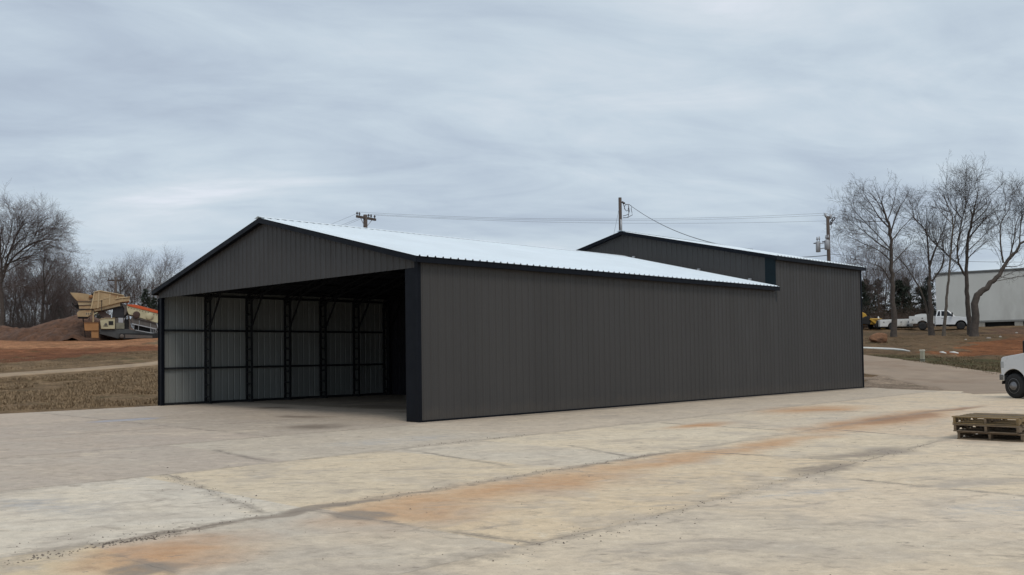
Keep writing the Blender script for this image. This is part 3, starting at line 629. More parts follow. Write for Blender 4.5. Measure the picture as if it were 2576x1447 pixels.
def pickup(label, loc, rotz, fo, r, wb, zs, service, dually=False):
    """x points to the nose (x = 0); fo = front overhang, wb = wheelbase, zs = height factor"""
    t = local_thing('service_truck' if service else 'pickup_truck', label, 'truck', loc, rotz)
    hw = 1.0; ra = r+.13; z0 = .50*zs; ax = -fo; rx = -fo-wb; cb = ax-2.35; zb = 1.30*zs; zh = 1.17*zs; zr = 1.92*zs
    arch = arc(ax, r+.02, ra, math.acos(min(1, max(-1, (0))))*0+math.asin((z0-r-.02)/ra), math.pi-math.asin((z0-r-.02)/ra), 16)
    poly = [(-.02, z0+.10), (0, z0+.22), (0, zh-.14), (-.02, zh-.05), (-.08, zh), (-.26, zh+.03), (ax-.45, zb-.02), (ax-.55, zb), (cb, zb+.02), (cb, z0)] + [(ax-ra-.02, z0)]+arch[::-1]+[(ax+ra+.02, z0)]
    mb = MB(); side_poly(mb, poly, -hw, 2*hw); build('body', mb, M_WHITE, t, bevel=.045, seg=3)
    mb = MB(); mb.box((cb+.05, -hw+.30, z0-.12), (-.15, hw-.30, zh-.20)); build('underbody', mb, M_DARK, t)
    # cab
    b = [(ax-.50, zb-.02), (ax-1.15, zr-.02), (ax-1.35, zr), (cb+.22, zr), (cb+.03, zb-.02)]; k0, k1 = hw-.02, hw-.20
    V = []
    for s in (-1, 1):
        for i, (x, z) in enumerate(b): V.append((x, s*(k0 if i in (0, 4) else k1), z))
    mb = MB(); mb.add(V, [(0,1,2,3,4), (9,8,7,6,5), (0,5,6,1), (1,6,7,2), (2,7,8,3), (3,8,9,4), (4,9,5,0)]); build('cab', mb, M_WHITE, t, bevel=.04, seg=2)
    def sidepane(name, q, s):
        V = [(x, s*(k0+(k1-k0)*(z-zb)/(zr-zb)+.006), z) for x, z in q]; n = len(q); V += [(x, y-s*.01, z) for x, y, z in V]
        F = [tuple(range(n)), tuple(range(2*n-1, n-1, -1))]+[(i, (i+1) % n, n+(i+1) % n, n+i) for i in range(n)]
        mb = MB(); mb.add(V, F if s < 0 else [f[::-1] for f in F]); return build(name, mb, M_GLASS, t)
    for s in (-1, 1):
        sidepane('side_window', [(ax-.72, zb+.05), (ax-1.22, zr-.10), (ax-1.78, zr-.09), (ax-1.78, zb+.05)], s)
        sidepane('side_window', [(ax-1.90, zb+.05), (ax-1.90, zr-.09), (cb+.30, zr-.09), (cb+.16, zb+.05)], s)
        mb = MB(); side_poly(mb, [(ax-.62, z0+.03), (ax-.62, zb-.03), (ax-1.84, zb-.01), (ax-1.84, z0+.03)], s*hw if s > 0 else -hw-.006, .006); d = build('door', mb, M_WHITE, t, bevel=.004)
        mb = MB(); mb.box((ax-1.78, s*(hw+.008)-.012, zb-.20), (ax-1.60, s*(hw+.008)+.012, zb-.16)); build('handle', mb, M_PLAST, d)
        mb = MB(); mb.box((ax-.86, s*(hw+.19)-.09, zb-.02), (ax-.72, s*(hw+.19)+.09, zb+.38)); mb.bar((ax-.78, s*(hw-.05), zb+.05), (ax-.78, s*(hw+.15), zb+.06), .05, .05); build('mirror', mb, M_PLAST, t, bevel=.03)
        mb = MB(); mb.box((-.14, s*(hw-.16)-.15, zh-.36), (.012, s*(hw-.16)+.165, zh-.14)); build('headlight', mb, M_LENS, t, bevel=.02)
        # black liner inside the wheel arch
        mb = MB(); A = arc(ax, r+.02, ra-.004, .05, math.pi-.05, 16); y0, y1 = (hw-.30, hw-.02) if s > 0 else (-hw+.02, -hw+.30)
        V = [(x, y0, z) for x, z in A]+[(x, y1, z) for x, z in A]; n = len(A); mb.add(V, [(i, i+1, n+i+1, n+i) for i in range(n-1)]); build('wheel_arch_liner', mb, M_DARK, t)
        wheel(t, ax, s*(hw-.13), r, .25, s, dually); wheel(t, rx, s*(hw-.11), r, .25, s)
    wz = lambda f_: zb-.02+(zr-zb)*f_
    mb = MB(); V = []
    for f_ in (.10, .90):
        x = ax-.50-.65*f_+.012; kk = k0+(k1-k0)*f_-.06; V += [(x, -kk, wz(f_)+.01), (x, kk, wz(f_)+.01)]
    mb.add(V, [(0, 1, 3, 2)]); mb.add([(x-.02, y, z-.02) for x, y, z in V], [(2, 3, 1, 0)]); build('windscreen', mb, M_GLASS, t)
    mb = MB(); mb.box((-.05, -hw+.34, zh-.42), (.008, hw-.34, zh-.10)); build('grille', mb, M_PLAST, t)
    mb = MB(); mb.box((-.12, -hw-.005, z0-.02), (.085, hw+.005, z0+.20)); build('front_bumper', mb, M_CHROME, t, bevel=.03)
    bx0, bx1 = rx-1.25, cb-.06
    if service:
        zc, zt = .62*zs, 1.36*zs; aa = arc(rx, r+.02, ra+.02, math.asin((zc-r-.02)/(ra+.02)), math.pi-math.asin((zc-r-.02)/(ra+.02)), 14)
        for s in (-1, 1):
            mb = MB(); y0 = hw-.36 if s > 0 else -hw-.02
            side_poly(mb, [(bx0, zc), (bx0, zt), (bx1, zt), (bx1, zc), (rx+ra+.05, zc)]+aa+[(rx-ra-.05, zc)], y0, .38); sb = build('service_body', mb, M_WHITE2, t, bevel=.015)
            for a, b2, c, d in ((bx0+.06, rx-ra-.08, zc+.06, zt-.06), (rx-ra-.02, rx+ra+.02, r+ra+.10, zt-.06), (rx+ra+.08, bx1-.06, zc+.06, zt-.06)):
                mb = MB(); mb.box((a, s*(hw+.02)-.008, c), (b2, s*(hw+.02)+.008, d)); build('compartment_door', mb, M_WHITE2, t, bevel=.004)
                mb = MB(); mb.box(((a+b2)/2-.06, s*(hw+.035)-.01, (c+d)/2-.04), ((a+b2)/2+.06, s*(hw+.035)+.01, (c+d)/2+.04)); build('latch', mb, M_PLAST, t)
        mb = MB(); mb.box((bx0, -hw+.36, zc+.1), (bx1, hw-.36, zc+.18)); build('load_bed', mb, M_DARK, t)
        mb = MB(); mb.box((bx0-.22, -hw, z0-.06), (bx0-.02, hw, z0+.06)); build('rear_bumper', mb, M_PLAST, t)
        mb = MB(); P = [(bx1-.25, 0, zt+.02)]+[(bx1-.3-1.55*i/8, 0, zt+.12+.13*math.sin(i/8*math.pi)) for i in range(9)]
        V = [(x, s*(hw-.1), z) for s in (-1, 1) for x, y, z in P]; n = len(P); V2 = [(x, y, zt-.02) for x, y, z in V]
        mb.add(V+V2, [(i, n+i, n+i+1, i+1) for i in range(n-1)]+[(i, i+1, 2*n+i+1, 2*n+i) for i in range(n-1)]+[(n+i+1, n+i, 3*n+i, 3*n+i+1) for i in range(n-1)]); build('bed_cover', mb, M_WHITE2, t)
        mb = MB(); mb.bar((bx1+.02, -hw+.15, zt+.35), (bx1+.02, hw-.15, zt+.35), .05, .05); [mb.bar((bx1+.02, s*(hw-.18), zc), (bx1+.02, s*(hw-.18), zt+.37), .05, .05) for s in (-1, 1)]
        mb.box((bx1-.0, -hw+.2, zt-.25), (bx1+.03, hw-.2, zt+.30)); build('headache_rack', mb, M_PLAST, t)
    else:
        zt = zb+.03; aa = arc(rx, r+.02, ra, math.asin((z0-r-.02)/ra), math.pi-math.asin((z0-r-.02)/ra), 14)
        for s in (-1, 1):
            mb = MB(); side_poly(mb, [(bx0, z0), (bx0, zt), (bx1, zt), (bx1, z0), (rx+ra+.05, z0)]+aa+[(rx-ra-.05, z0)], hw-.10 if s > 0 else -hw, .10); build('bed_side', mb, M_WHITE, t, bevel=.02)
            mb = MB(); mb.box((bx0-.01, s*(hw-.08)-.06, zb-.35), (bx0+.03, s*(hw-.08)+.06, zb-.05)); build('tail_light', mb, M_RED, t)
        mb = MB(); mb.box((bx0, -hw+.1, z0+.1), (bx1, hw-.1, z0+.18)); build('load_bed', mb, M_DARK, t)
        mb = MB(); mb.box((bx0, -hw+.1, z0+.19), (bx0+.05, hw-.1, zt)); build('tailgate', mb, M_WHITE, t)
    return t
# the white pickup at the yard edge: nose to the left and away from the road
YT = R_(76); dirT = -RH*math.cos(YT)+FH*math.sin(YT)
wc = gnd(2551, 1002); rzT = math.atan2(dirT[1], dirT[0]); leftT = np.array([-dirT[1], dirT[0], 0])
pickup('white dual-wheel pickup parked at the right edge of the concrete', wc+dirT*.52-leftT*.98+np.array([0, 0, .002]), rzT, .52, .395, 4.0, 1.13, False, True)
# service truck up the bank
A = on_ground(2321, 95); B = on_ground(2418, 93.5); d = (B-A); d[2] = 0; d /= np.linalg.norm(d)
zA = (A[2]+B[2])/2; n = np.array([-d[1], d[0], 0])
st = pickup('white service truck with tool-box body parked behind the bare trees', B+d*.95+n*.9+np.array([0, 0, -.02]), math.atan2(d[1], d[0]), .95, .40, float(np.linalg.norm((B-A)[:2])), 1.04, True)
st.rotation_euler = (0, -math.asin(max(-.2, min(.2, (B[2]-A[2])/np.linalg.norm(B-A)))), math.atan2(d[1], d[0]))
# low utility trailer behind it
def trailer():
    A = on_ground(2214, 97.5); B = on_ground(2297, 97.5); d = B-A; L = np.linalg.norm(d); d[2] = 0; d /= np.linalg.norm(d)
    t = local_thing('utility_trailer', 'low white tool-box trailer standing behind the service truck', 'trailer', A+np.array([0, 0, -.1]), math.atan2(d[1], d[0]))
    mb = MB(); aa = arc(1.30, .42, .46, .1, math.pi-.1, 12)
    side_poly(mb, [(0, .42), (0, 1.15), (L, 1.22), (L, .42), (1.80, .42)]+aa+[(.80, .42)], -.05, 1.9); build('trailer_body', mb, M_WHITE2, t, bevel=.015)
    for a, b in ((.06, .74), (.84, 1.76), (1.86, 2.6), (2.68, L-.08)):
        mb = MB(); mb.box((a, -.066, .95 if 0.8 < a < 1.8 else .5), (b, -.052, 1.10)); dd = build('compartment_door', mb, M_WHITE2, t, bevel=.004)
        mb = MB(); mb.box(((a+b)/2-.07, -.085, .84 if not .8 < a < 1.8 else 1.0), ((a+b)/2+.07, -.067, .92 if not .8 < a < 1.8 else 1.05)); build('latch', mb, M_PLAST, dd)
    mb = MB(); mb.box((.0, .2, .30), (L+.6, 1.6, .41)); build('chassis', mb, M_DARK, t)
    wheel(t, 1.30, .08, .38, .24, -1); wheel(t, 1.30, 1.72, .38, .24, 1)
    mb = MB(); mb.box((0.02, .05, 1.16), (L-.05, 1.75, 1.20)); build('trailer_lid', mb, M_DARK, t)
    mb = MB(); mb.tube([(.2, .9, 1.1), (.25, .9, 1.35), (.22, .9, 1.55)], [.06, .10, .03], 8); build('hose_reel', mb, M_WHITE2, t)
trailer()

# ------------------------------------------------------------------ white metal building on piers, on top of the bank
M_WALLW = mat('chalky_white_siding', (.58, .585, .555), .6, 0, .06, .6, rgb2=(.49, .49, .46), vs2=.25, stretch=(1, 1, .4))
M_BLOCK = mat('concrete_block', (.34, .32, .28), .9, 0, .2, 4, .4, 20)
def storage():
    A = at(2352, 690, 106); B = at(2575, 677, 100.8); d = B-A; d[2] = 0; d /= np.linalg.norm(d); zb = at(2354, 811, 106)[2]; zt = A[2]
    t = local_thing('storage_building', 'long chalky white flat-roofed building raised on block piers above the bank', 'building', (A[0], A[1], 0), math.atan2(d[1], d[0]))
    LL, DD = 27.0, 7.0
    mb = MB(); V = [];
    mb.box((0, 0, zb), (LL, DD, zt))
    for k in range(1, 11): mb.box((k*2.44-.02, -.006, zb+.06), (k*2.44+.02, 0.002, zt-.20))
    build('wall', mb, M_WALLW, t)
    mb = MB(); mb.box((-.10, -.10, zt+.002), (LL+.1, DD+.1, zt+.14)); mb.box((-.06, -.05, zt-.14), (LL+.06, -.002, zt+.001)); build('roof', mb, mat('grey_roof_edge', (.17, .175, .17), .6), t)
    mb = MB(); mb.box((-.02, -.03, zb-.16), (LL, -.002, zb+.04)); build('sill_beam', mb, mat('grey_sill', (.22, .22, .21), .7), t)
    mb = MB(); mb.box((.2, .45, zb-1.7), (LL-.2, DD-.4, zb-.02)); build('underfloor_shade', mb, M_DARK, t)  # dark block added to stand for the shade under the floor
    for k in range(8):
        x = .35+k*3.75; g = hz(*(A+d*x)[:2])-.2
        mb = MB()
        z = g; j = 0
        while z < zb-.17: mb.box((x+.01*(j % 2), .02, z), (x+.82+.01*(j % 2), .42, min(z+.195, zb-.165))); z += .20; j += 1
        build('block_pier', mb, M_BLOCK, t)
storage()

# ------------------------------------------------------------------ yellow digger half hidden behind the rear building
M_YEL = mat('construction_yellow', (.50, .29, .030), .5, 0, .12, 2, rgb2=(.33, .19, .05), vs2=1.2)
def digger():
    q = on_ground(2195, 99); t = local_thing('backhoe_loader', 'yellow digger with black cab half hidden behind the tall charcoal building', 'digger', q, math.atan2(RH[1], RH[0]))
    s = 99/F_PX
    mb = MB(); side_poly(mb, [(-1.3, .50), (.75, .50), (.78, 1.05), (.60, 1.12), (-.5, 1.15), (-1.3, 1.15)], -.9, 1.8); build('engine_hood', mb, M_YEL, t, bevel=.06)
    mb = MB(); [mb.box((-.35, -.925, .58+.10*k), (.66, -.905, .63+.10*k)) for k in range(5)]; build('grille', mb, mat('dark_yellow_louvre', (.20, .12, .02), .6), t)
    mb = MB(); side_poly(mb, [(-2.9, 1.1), (-2.8, 1.9), (-1.5, 1.95), (-.9, 1.62), (-.75, 1.12)], -.8, 1.6); build('cab', mb, M_YEL, t, bevel=.08)
    mb = MB(); side_poly(mb, [(-1.5, .55), (-1.5, 1.15), (-.95, 1.40), (-.60, 1.30), (-.45, 1.0), (-.60, .45)], -1.0, .45); build('loader_joint', mb, M_DARK, t, bevel=.08)
    for x, r in ((-2.4, .60), (.35, .45)):
        for y in (-.95, .95): wheel(t, x, y, r, .35, 1 if y > 0 else -1)
    mb = MB(); mb.bar((-.6, -1.02, 1.1), (.55, -1.02, .22), .14, .2); mb.box((.45, -1.15, .02), (.95, 1.15, .5)); build('loader_arm', mb, M_YEL, t)
digger()

# ------------------------------------------------------------------ boulder, marker post, pipe, scraps
def blob(mb, c, sx, sy, sz, seed, n=20, jag=.28):
    rg = np.random.default_rng(seed); th = np.linspace(0, 2*math.pi, n, endpoint=False); ph = np.linspace(.02, math.pi-.02, n//2)
    P, Tt = np.meshgrid(ph, th, indexing='ij'); D = np.stack([np.sin(P)*np.cos(Tt), np.sin(P)*np.sin(Tt), np.cos(P)], -1)
    k = np.ones(P.shape)
    for _ in range(14):
        v = rg.normal(size=3); v /= np.linalg.norm(v); h = rg.uniform(.62, .95); k = np.minimum(k, h/np.maximum(D@v, .05))
    k = k*(1+jag*.25*(rg.random(P.shape)-.5))
    V = np.array(c)+D*k[..., None]*np.array([sx, sy, sz]); m_ = len(ph)
    F = [(i*n+j, (i+1)*n+j, (i+1)*n+(j+1) % n, i*n+(j+1) % n) for i in range(m_-1) for j in range(n)]
    F += [tuple(range(n)), tuple((m_-1)*n+j for j in range(n-1, -1, -1))]
    mb.add(V.reshape(-1, 3), F)
M_ROCK = mat('orange_clay_rock', (.21, .105, .055), .9, 0, .25, 2.5, .7, 8, rgb2=(.12, .07, .045), vs2=1.2)
q = hit(2212, 863); s = np.linalg.norm(q-EYE)/F_PX
mb = MB(); blob(mb, q+np.array([0, 0, 9*s]), 25*s, 19*s, 15*s, 23, 28)
tag(build('boulder', mb, M_ROCK, off=q), 'large orange-brown boulder lying on the bank beside the bare trees', 'boulder')
q = hit(2320, 911); s = np.linalg.norm(q-EYE)/F_PX
M_POST = mat('beige_plastic', (.34, .33, .25), .6, 0, .1, 4)
t = thing('marker_post', 'short beige utility pedestal with a pale cap on the grass verge', 'utility pedestal', q)
mb = MB(); mb.box(tuple(q+np.array([-4.2*s, -4.2*s, -.15])), tuple(q+np.array([4.2*s, 4.2*s, 25*s]))); build('pedestal_body', mb, M_POST, t, bevel=.02)
mb = MB(); mb.box(tuple(q+np.array([-4.9*s, -4.9*s, 25*s+.003])), tuple(q+np.array([4.9*s, 4.9*s, 28.5*s]))); build('pedestal_cap', mb, mat('pale_plastic', (.58, .56, .47), .5), t, bevel=.02)
mb = MB(); mb.box(tuple(q+np.array([-4.6*s, -4.6*s, 4*s])), tuple(q+np.array([4.6*s, 4.6*s, 6*s]))); build('band', mb, M_DARK, t)
M_PIPE = mat('white_pvc', (.66, .66, .62), .5, 0, .08, 2)
P = P_((2120, 877), (2175, 879), (2215, 880.5), (2245, 881.5), (2270, 883.5), (2288, 886.5)); P = [q+np.array([0, 0, .08]) for q in P]
mb = MB(); mb.tube(P, [.10, .10, .10, .09, .07, .03], 10); tag(build('drain_pipe', mb, M_PIPE, off=P[0]), 'long white pipe lying along the foot of the bank behind the road', 'pipe')
for a, b, lab in ((2364, 2378, 'short white offcut lying on the bank, nearer the beige pedestal'), (2389, 2409, 'longer white offcut lying on the bank by the bare orange clay')):
    p0, p1 = hit(a, 890), hit(b, 892); mb = MB(); mb.tube([p0+np.array([0, 0, .07]), (p0+p1)/2+np.array([0, 0, .10]), p1+np.array([0, 0, .07])], [.07, .085, .07], 8)
    tag(build('pipe_offcut', mb, M_PIPE, off=p0), lab, 'pipe', 'white pipe offcuts on the bank')
M_STONE = mat('pale_stone', (.33, .30, .26), .9, 0, .2, 5)
for i, (x, y) in enumerate(((2428, 857), (2486, 853), (2515, 849), (2556, 840))):
    q = hit(x, y); mb = MB(); blob(mb, q+np.array([0, 0, .05]), .25 if i == 1 else .14, .18, .12, 40+i, 12)
    tag(build('stone', mb, M_STONE, off=q), ('small pale stone at the foot of the leaning tree', 'widest pale stone lying on the bank below the white building', 'pale stone in the leaf litter, second from the right edge', 'pale stone on the bank nearest the right edge')[i], 'stone', 'pale stones on the bank')
# loose grit on the concrete: uncountable
M_GRIT = mat('dark_grit', (.17, .14, .115), .9, 0, .4, 20)
mb = MB(); rg = np.random.default_rng(5)
def pebble(x, y, r):
    a = rg.uniform(0, 6.28, 6); P = [(x+r*math.cos(q)*rg.uniform(.6, 1), y+r*math.sin(q)*rg.uniform(.6, 1), .001) for q in np.sort(a)]
    mb.add(P+[(x+rg.uniform(-.3, .3)*r, y+rg.uniform(-.3, .3)*r, r*rg.uniform(.5, .9))], [(i, (i+1) % 6, 6) for i in range(6)])
def grit_line(a, b, n, spread, r0, r1):
    for _ in range(n):
        u = rg.random(); x = a[0]+(b[0]-a[0])*u+rg.normal()*spread; y = a[1]+(b[1]-a[1])*u+rg.normal()*spread*1.4; pebble(x, y, rg.uniform(r0, r1)**1.0)
grit_line((9.45, -12), (9.2, -10.3), 120, .06, .005, .018); grit_line((9.2, -11.2), (9.35, -10.7), 60, .04, .006, .022); grit_line((8.9, -11.8), (8.9, -9.5), 70, .18, .005, .012)
grit_line((12.3, -9.3), (12.0, -6.5), 80, .14, .005, .014); grit_line((12.0, -6.5), (11.4, 1.5), 110, .10, .006, .016)
grit_line((9.0, -8.5), (8.7, -2), 120, .12, .006, .016); grit_line((4.9, -8.6), (8.7, -9.4), 90, .07, .005, .014); grit_line((4.6, -3.8), (4.6, -1.0), 50, .1, .008, .02)
for _ in range(330):
    u = rg.uniform(3, 24)**1.0; b_ = rg.uniform(-.55, .55)*u; p_ = EYE+FH*u+RH*b_
    if p_[0] < .3 and p_[1] > -.5: continue
    pebble(p_[0], p_[1], rg.uniform(.004, .011)*(1 if rg.random() < .93 else 1.9))
tag(build('grit', mb, M_GRIT), 'scattered dark grit and pebbles along the slab joints', 'grit', kind='stuff')

# ------------------------------------------------------------------ poles and wires
def Z_at(x, y, dep): return at(x, y, dep)
def pole(name, label, x, ytop, dep, r, extra=None):
    top = at(x, ytop, dep); b = np.array([top[0], top[1], hz(top[0], top[1])])
    t = thing(name, label, 'utility pole', b, 'utility poles')
    mb = MB(); mb.tube([b-np.array([0, 0, .4]), (b+top)/2, top], [r*1.2, r*1.08, r*.92], 10); build('pole', mb, M_WOODPOLE, t)
    return t, b, top
def insulator(mb, p, h=.16, r=.05): mb.lathe([(r*.4, 0), (r*.4, h*.3), (r, h*.35), (r*1.05, h*.65), (r*.6, h*.75), (r*.8, h*.9), (r*.2, h)], p, (0, 0, 1), 8)
WIRES = []
# pole behind the ridge, with a crossarm
tp, b1_, top1 = pole('utility_pole', 'dark pole with a slanting crossarm rising behind the pale roof ridge', 918.6, 540.5, 80, .19)
aL = at(896.5, 544.5, 79); dR = 79*(899.5-544.5)/(898.8-553); aR = at(944.5, 553.5, dR); aR[2] = aL[2]
mb = MB(); mb.bar(aL, aR, .14, .20); ca_ = build('crossarm', mb, M_WOODPOLE, tp)
ins1 = []
for u in (.03, .15, .63, .76, .95):
    mb = MB(); q = aL+(aR-aL)*u+np.array([0, 0, .10]); insulator(mb, q, .30, .085); ins1.append(q+np.array([0, 0, .28])); build('insulator', mb, M_INS, ca_)
mb = MB()
for u in (.22, .80): mb.bar(aL+(aR-aL)*u-np.array([0, 0, .1]), top1-np.array([0, 0, 1.15]), .04, .04)
build('crossarm_brace', mb, M_STEELG, tp)
# transformer pole
tp3, b3, top3 = pole('utility_pole', 'brown pole carrying two grey transformer cans behind the rear building', 2081.5, 544.5, 77, .145)
for (x, y0, y1, w, lab) in ((2057.6, 608.0, 634.5, 5.6, 0), (2080.0, 604.0, 628.5, 6.2, 1)):
    p0 = at(x, y1, 76.4 if lab else 76.9); p1 = at(x, y0, 76.4 if lab else 76.9); s = 77/F_PX
    mb = MB(); mb.lathe([(w*s*.9, 0), (w*s, .02), (w*s, (p1-p0)[2]-.05), (w*s*.85, (p1-p0)[2]), (.02, (p1-p0)[2]+.04)], p0, (0, 0, 1), 18); can = build('transformer', mb, M_STEELG, tp3)
    for k in ((-.12, .05), (.12, -.05)):
        mb = MB(); insulator(mb, p1+np.array([k[0], k[1], 0]), .42, .075); build('bushing', mb, M_STEELG, can)
    mb = MB(); mb.bar(p1+np.array([0, 0, -.15])-RH*(w*s+.2), p1+np.array([0, 0, -.12])-RH*(w*s-.05), .1, .08); build('bracket', mb, M_INS, can)
mb = MB(); s = 77/F_PX
for y in (613, 626): mb.bar(at(2062, y, 76.7), at(2080, y-2.5, 76.9), .07, .07)
mb.bar(at(2081, 556, 77), at(2088, 549, 77), .10, .12); mb.tube([at(2088, 550, 77), at(2089.5, 540, 77)], .10, 8)
mb.tube([at(2080, 548, 77), at(2076.5, 544, 77), at(2074.6, 536.5, 77)], .10, 8)
build('mounting_bracket', mb, M_STEELG, tp3)
mb = MB()
for cx_, cy_, r_ in ((2096, 551, 3.6), (2091.5, 557.5, 3.2), (2090, 562.5, 2.4)):
    P = [at(cx_+r_*math.cos(a)*.8+r_*.5*math.sin(a), cy_-r_*1.3*math.sin(a), 76.9) for a in np.linspace(0, 2*math.pi, 13)]; mb.tube(P, .045, 5, cap=False)
mb.tube([at(2090, 564, 76.9), at(2091.5, 571, 76.9), at(2089, 577, 76.9), at(2085, 580, 77)], .018, 5)
build('cutout_switch', mb, M_INS, tp3)
# service pole behind the rear gable
tp2, b2_, top2 = pole('service_pole', 'tall thick bare-topped pole with looped service cables behind the rear gable peak', 1559.0, 497.5, 65, .125)
def z7(x, y): return ((1700+x*.36491)/1.19495, (560+y*.36491)/1.19495)
mb = MB()
for P in ([(466, 132), (480, 145), (500, 150), (520, 150), (545, 168)], [(470, 140), (482, 170), (490, 195), (500, 205), (512, 200), (520, 185)], [(512, 150), (520, 178), (524, 205), (518, 228), (496, 240), (470, 246)],
          [(500, 150), (484, 162), (484, 186), (498, 203)], [(545, 172), (538, 184), (545, 214), (548, 238), (530, 246), (512, 258), (470, 260)], [(520, 160), (514, 190), (520, 222), (512, 256)]):
    Q = [at(*z7(*q), 65-.15+.1*i/len(P)) for i, q in enumerate(P)]; mb.tube(Q, .022, 5)
mb.tube([at(*z7(463, 130), 64.9), at(*z7(484, 142), 64.8)], .07, 8)
build('cable_loop', mb, M_INS, tp2)
mb = MB(); mb.tube([at(1561.5, 552, 64.8), at(1562.5, 600, 64.8)], .06, 8); build('conduit', mb, M_STEELG, tp2)
# distant pole at the left
tp4, b4, top4 = pole('utility_pole', 'distant pole with a level crossarm above the crusher, before the far trees', 291.0, 697.0, 147, .20)
mb = MB(); mb.bar(at(272, 705.5, 147), at(311, 705, 147), .16, .26); ca4 = build('crossarm', mb, M_WOODPOLE, tp4)
for x in (273, 281, 303, 310):
    mb = MB(); insulator(mb, at(x, 704.5, 147), .35, .10); build('insulator', mb, M_INS, ca4)
def wire(p, q, sag, r, label, n=26, cat='cable', group='overhead power lines'):
    p = np.array(p); q = np.array(q); u = np.linspace(0, 1, n)[:, None]; P = p+(q-p)*u; P[:, 2] -= (4*u*(1-u))[:, 0]*sag
    mb = MB(); mb.tube(P, r, 4, smooth=False); o = build('power_line', mb, M_WIRE, off=p); tag(o, label, cat, group)
R1 = [at(2074.6, 536.5, 77), at(2076, 541.5, 77), at(2080, 556, 77)]
for i, (k, e) in enumerate(((0, 0), (2, 1), (4, 2))):
    wire(ins1[k], R1[i], (.55, .50, .42)[i], .008, 'thin %s wire strung between the crossarm pole and the transformer pole' % ('topmost', 'middle', 'lowest')[i])
for i, (k, x) in enumerate(((1, 273), (2, 290), (3, 310))):
    wire(ins1[k], at(x, 703.5, 147), 1.6, .009, 'thin %s wire running from the crossarm pole down to the distant pole' % ('left-hand', 'middle', 'right-hand')[i], 40)
for i, (s_, e_) in enumerate(((R1[0], at(2760, 628, 96)), (at(2089.5, 540, 77), at(2760, 634, 97)), (at(2088, 551, 77), at(2760, 645, 98)))):
    wire(s_, e_, .8, .008, 'thin %s wire leading from the transformer pole into the tall bare trees' % ('top', 'second', 'lower')[i], 30)
wire(at(1860, 640, 92), at(2081, 642.5, 77), .25, .03, 'thick low cable reaching the transformer pole from behind the rear roof')
wire(at(2082, 639, 77), at(2760, 655, 96), .4, .016, 'low cable leading right from the transformer pole behind the trees')
wire(at(*z7(547, 170), 64.9), at(1893, 627.5, 46), .55, .020, 'dark service cable dropping from the service pole to the rear roof')
wire(at(1557, 523, 65), at(1543, 592, 63.5), .02, .010, 'thin guy wire slanting down the left of the service pole')

# ------------------------------------------------------------------ crusher, steel bin and dirt mounds
M_CREAM = mat('cream_machine_paint', (.46, .42, .27), .55, 0, .12, 1.5, rgb2=(.34, .29, .19), vs2=.9)
M_TAN = mat('dusty_tan_steel', (.37, .265, .145), .65, 0, .18, 1.5, rgb2=(.27, .155, .075), vs2=.8)
M_TANL = mat('pale_tan_edge', (.47, .36, .21), .6, 0, .12, 2)
M_MGREY = mat('dark_grey_chassis', (.055, .058, .060), .6, 0, .2, 2)
M_MGREY2 = mat('dusty_grey_steel', (.095, .083, .075), .65, 0, .22, 2, rgb2=(.10, .075, .06), vs2=1)
M_ORANGE = mat('bright_orange_guard', (.52, .085, .015), .5, 0, .12, 1.5)
M_BIN = mat('rusty_orange_steel', (.33, .165, .062), .7, 0, .15, 1.2, rgb2=(.22, .10, .045), vs2=.7)
DEPC = 88.0; KC = .11568*DEPC/F_PX
oc = at(180/1.19495+1080*.11568, 853.5, DEPC); oc[2] = at(180/1.19495+1080*.11568, 853.5, DEPC)[2]
TH_C = math.atan((W_PX/2-(180/1.19495+1080*.11568))/F_PX)    # it stands broadside to the yard
cr = local_thing('rock_crusher', 'cream and tan tracked rock crusher with hopper and orange-topped screen', 'crusher', oc, math.atan2(RH[1], RH[0])+TH_C)
def cxz(L): return [((x-1080)*KC*math.cos(TH_C), (1300-y)*KC) for x, y in L]
def cpart(name, L, y0, y1, mt, parent=None, bevel=.02):
    mb = MB(); mb.prism(cxz(L)[::-1], (0, 0, 0), (1, 0, 0), (0, 0, 1), (0, 1, 0), y0, y1); return build(name, mb, mt, parent or cr, bevel=bevel)
ch_ = cpart('chassis', [(862, 1090), (1500, 1085), (1620, 1112), (2300, 1190), (2600, 1230), (2600, 1290), (1300, 1290), (1240, 1284), (868, 1190)], -.9, .9, M_MGREY)
for y0, y1 in ((-1.25, -.80), (.80, 1.25)):
    tr = cpart('track', [(1300, 1180), (2560, 1180), (2610, 1215), (2610, 1270), (2560, 1302), (1330, 1302), (1295, 1280), (1280, 1235)], y0, y1, M_DARK)
    cpart('track_beam', [(1415, 1205), (2015, 1235), (2015, 1290), (1415, 1282)], y0-.03 if y0 < 0 else y1, y0 if y0 < 0 else y1+.03, M_MGREY2, tr, .01)
    mb = MB(); c_ = cxz([(1345, 1245)])[0]; mb.lathe([(.20, -.02), (.20, .02), (.08, .05), (.02, .05)], (c_[0], y0-.02 if y0 < 0 else y1+.02, c_[1]), (0, -1 if y0 < 0 else 1, 0), 18); build('idler_wheel', mb, M_MGREY2, tr)
eh = cpart('engine_housing', [(878, 868), (985, 852), (1195, 852), (1195, 1085), (897, 1085), (878, 900)], -1.1, .7, M_CREAM)
cpart('inspection_window', [(1058, 915), (1160, 915), (1160, 1000), (1058, 1000)], -1.13, -1.09, M_DARK, eh, .01)
cpart('badge', [(985, 960), (1015, 960), (1040, 1000), (1000, 1008), (960, 1000)], -1.115, -1.10, M_MGREY2, eh, 0); cpart('badge', [(948, 1014), (1050, 1014), (1050, 1030), (948, 1030)], -1.115, -1.10, M_DARK, eh, 0)
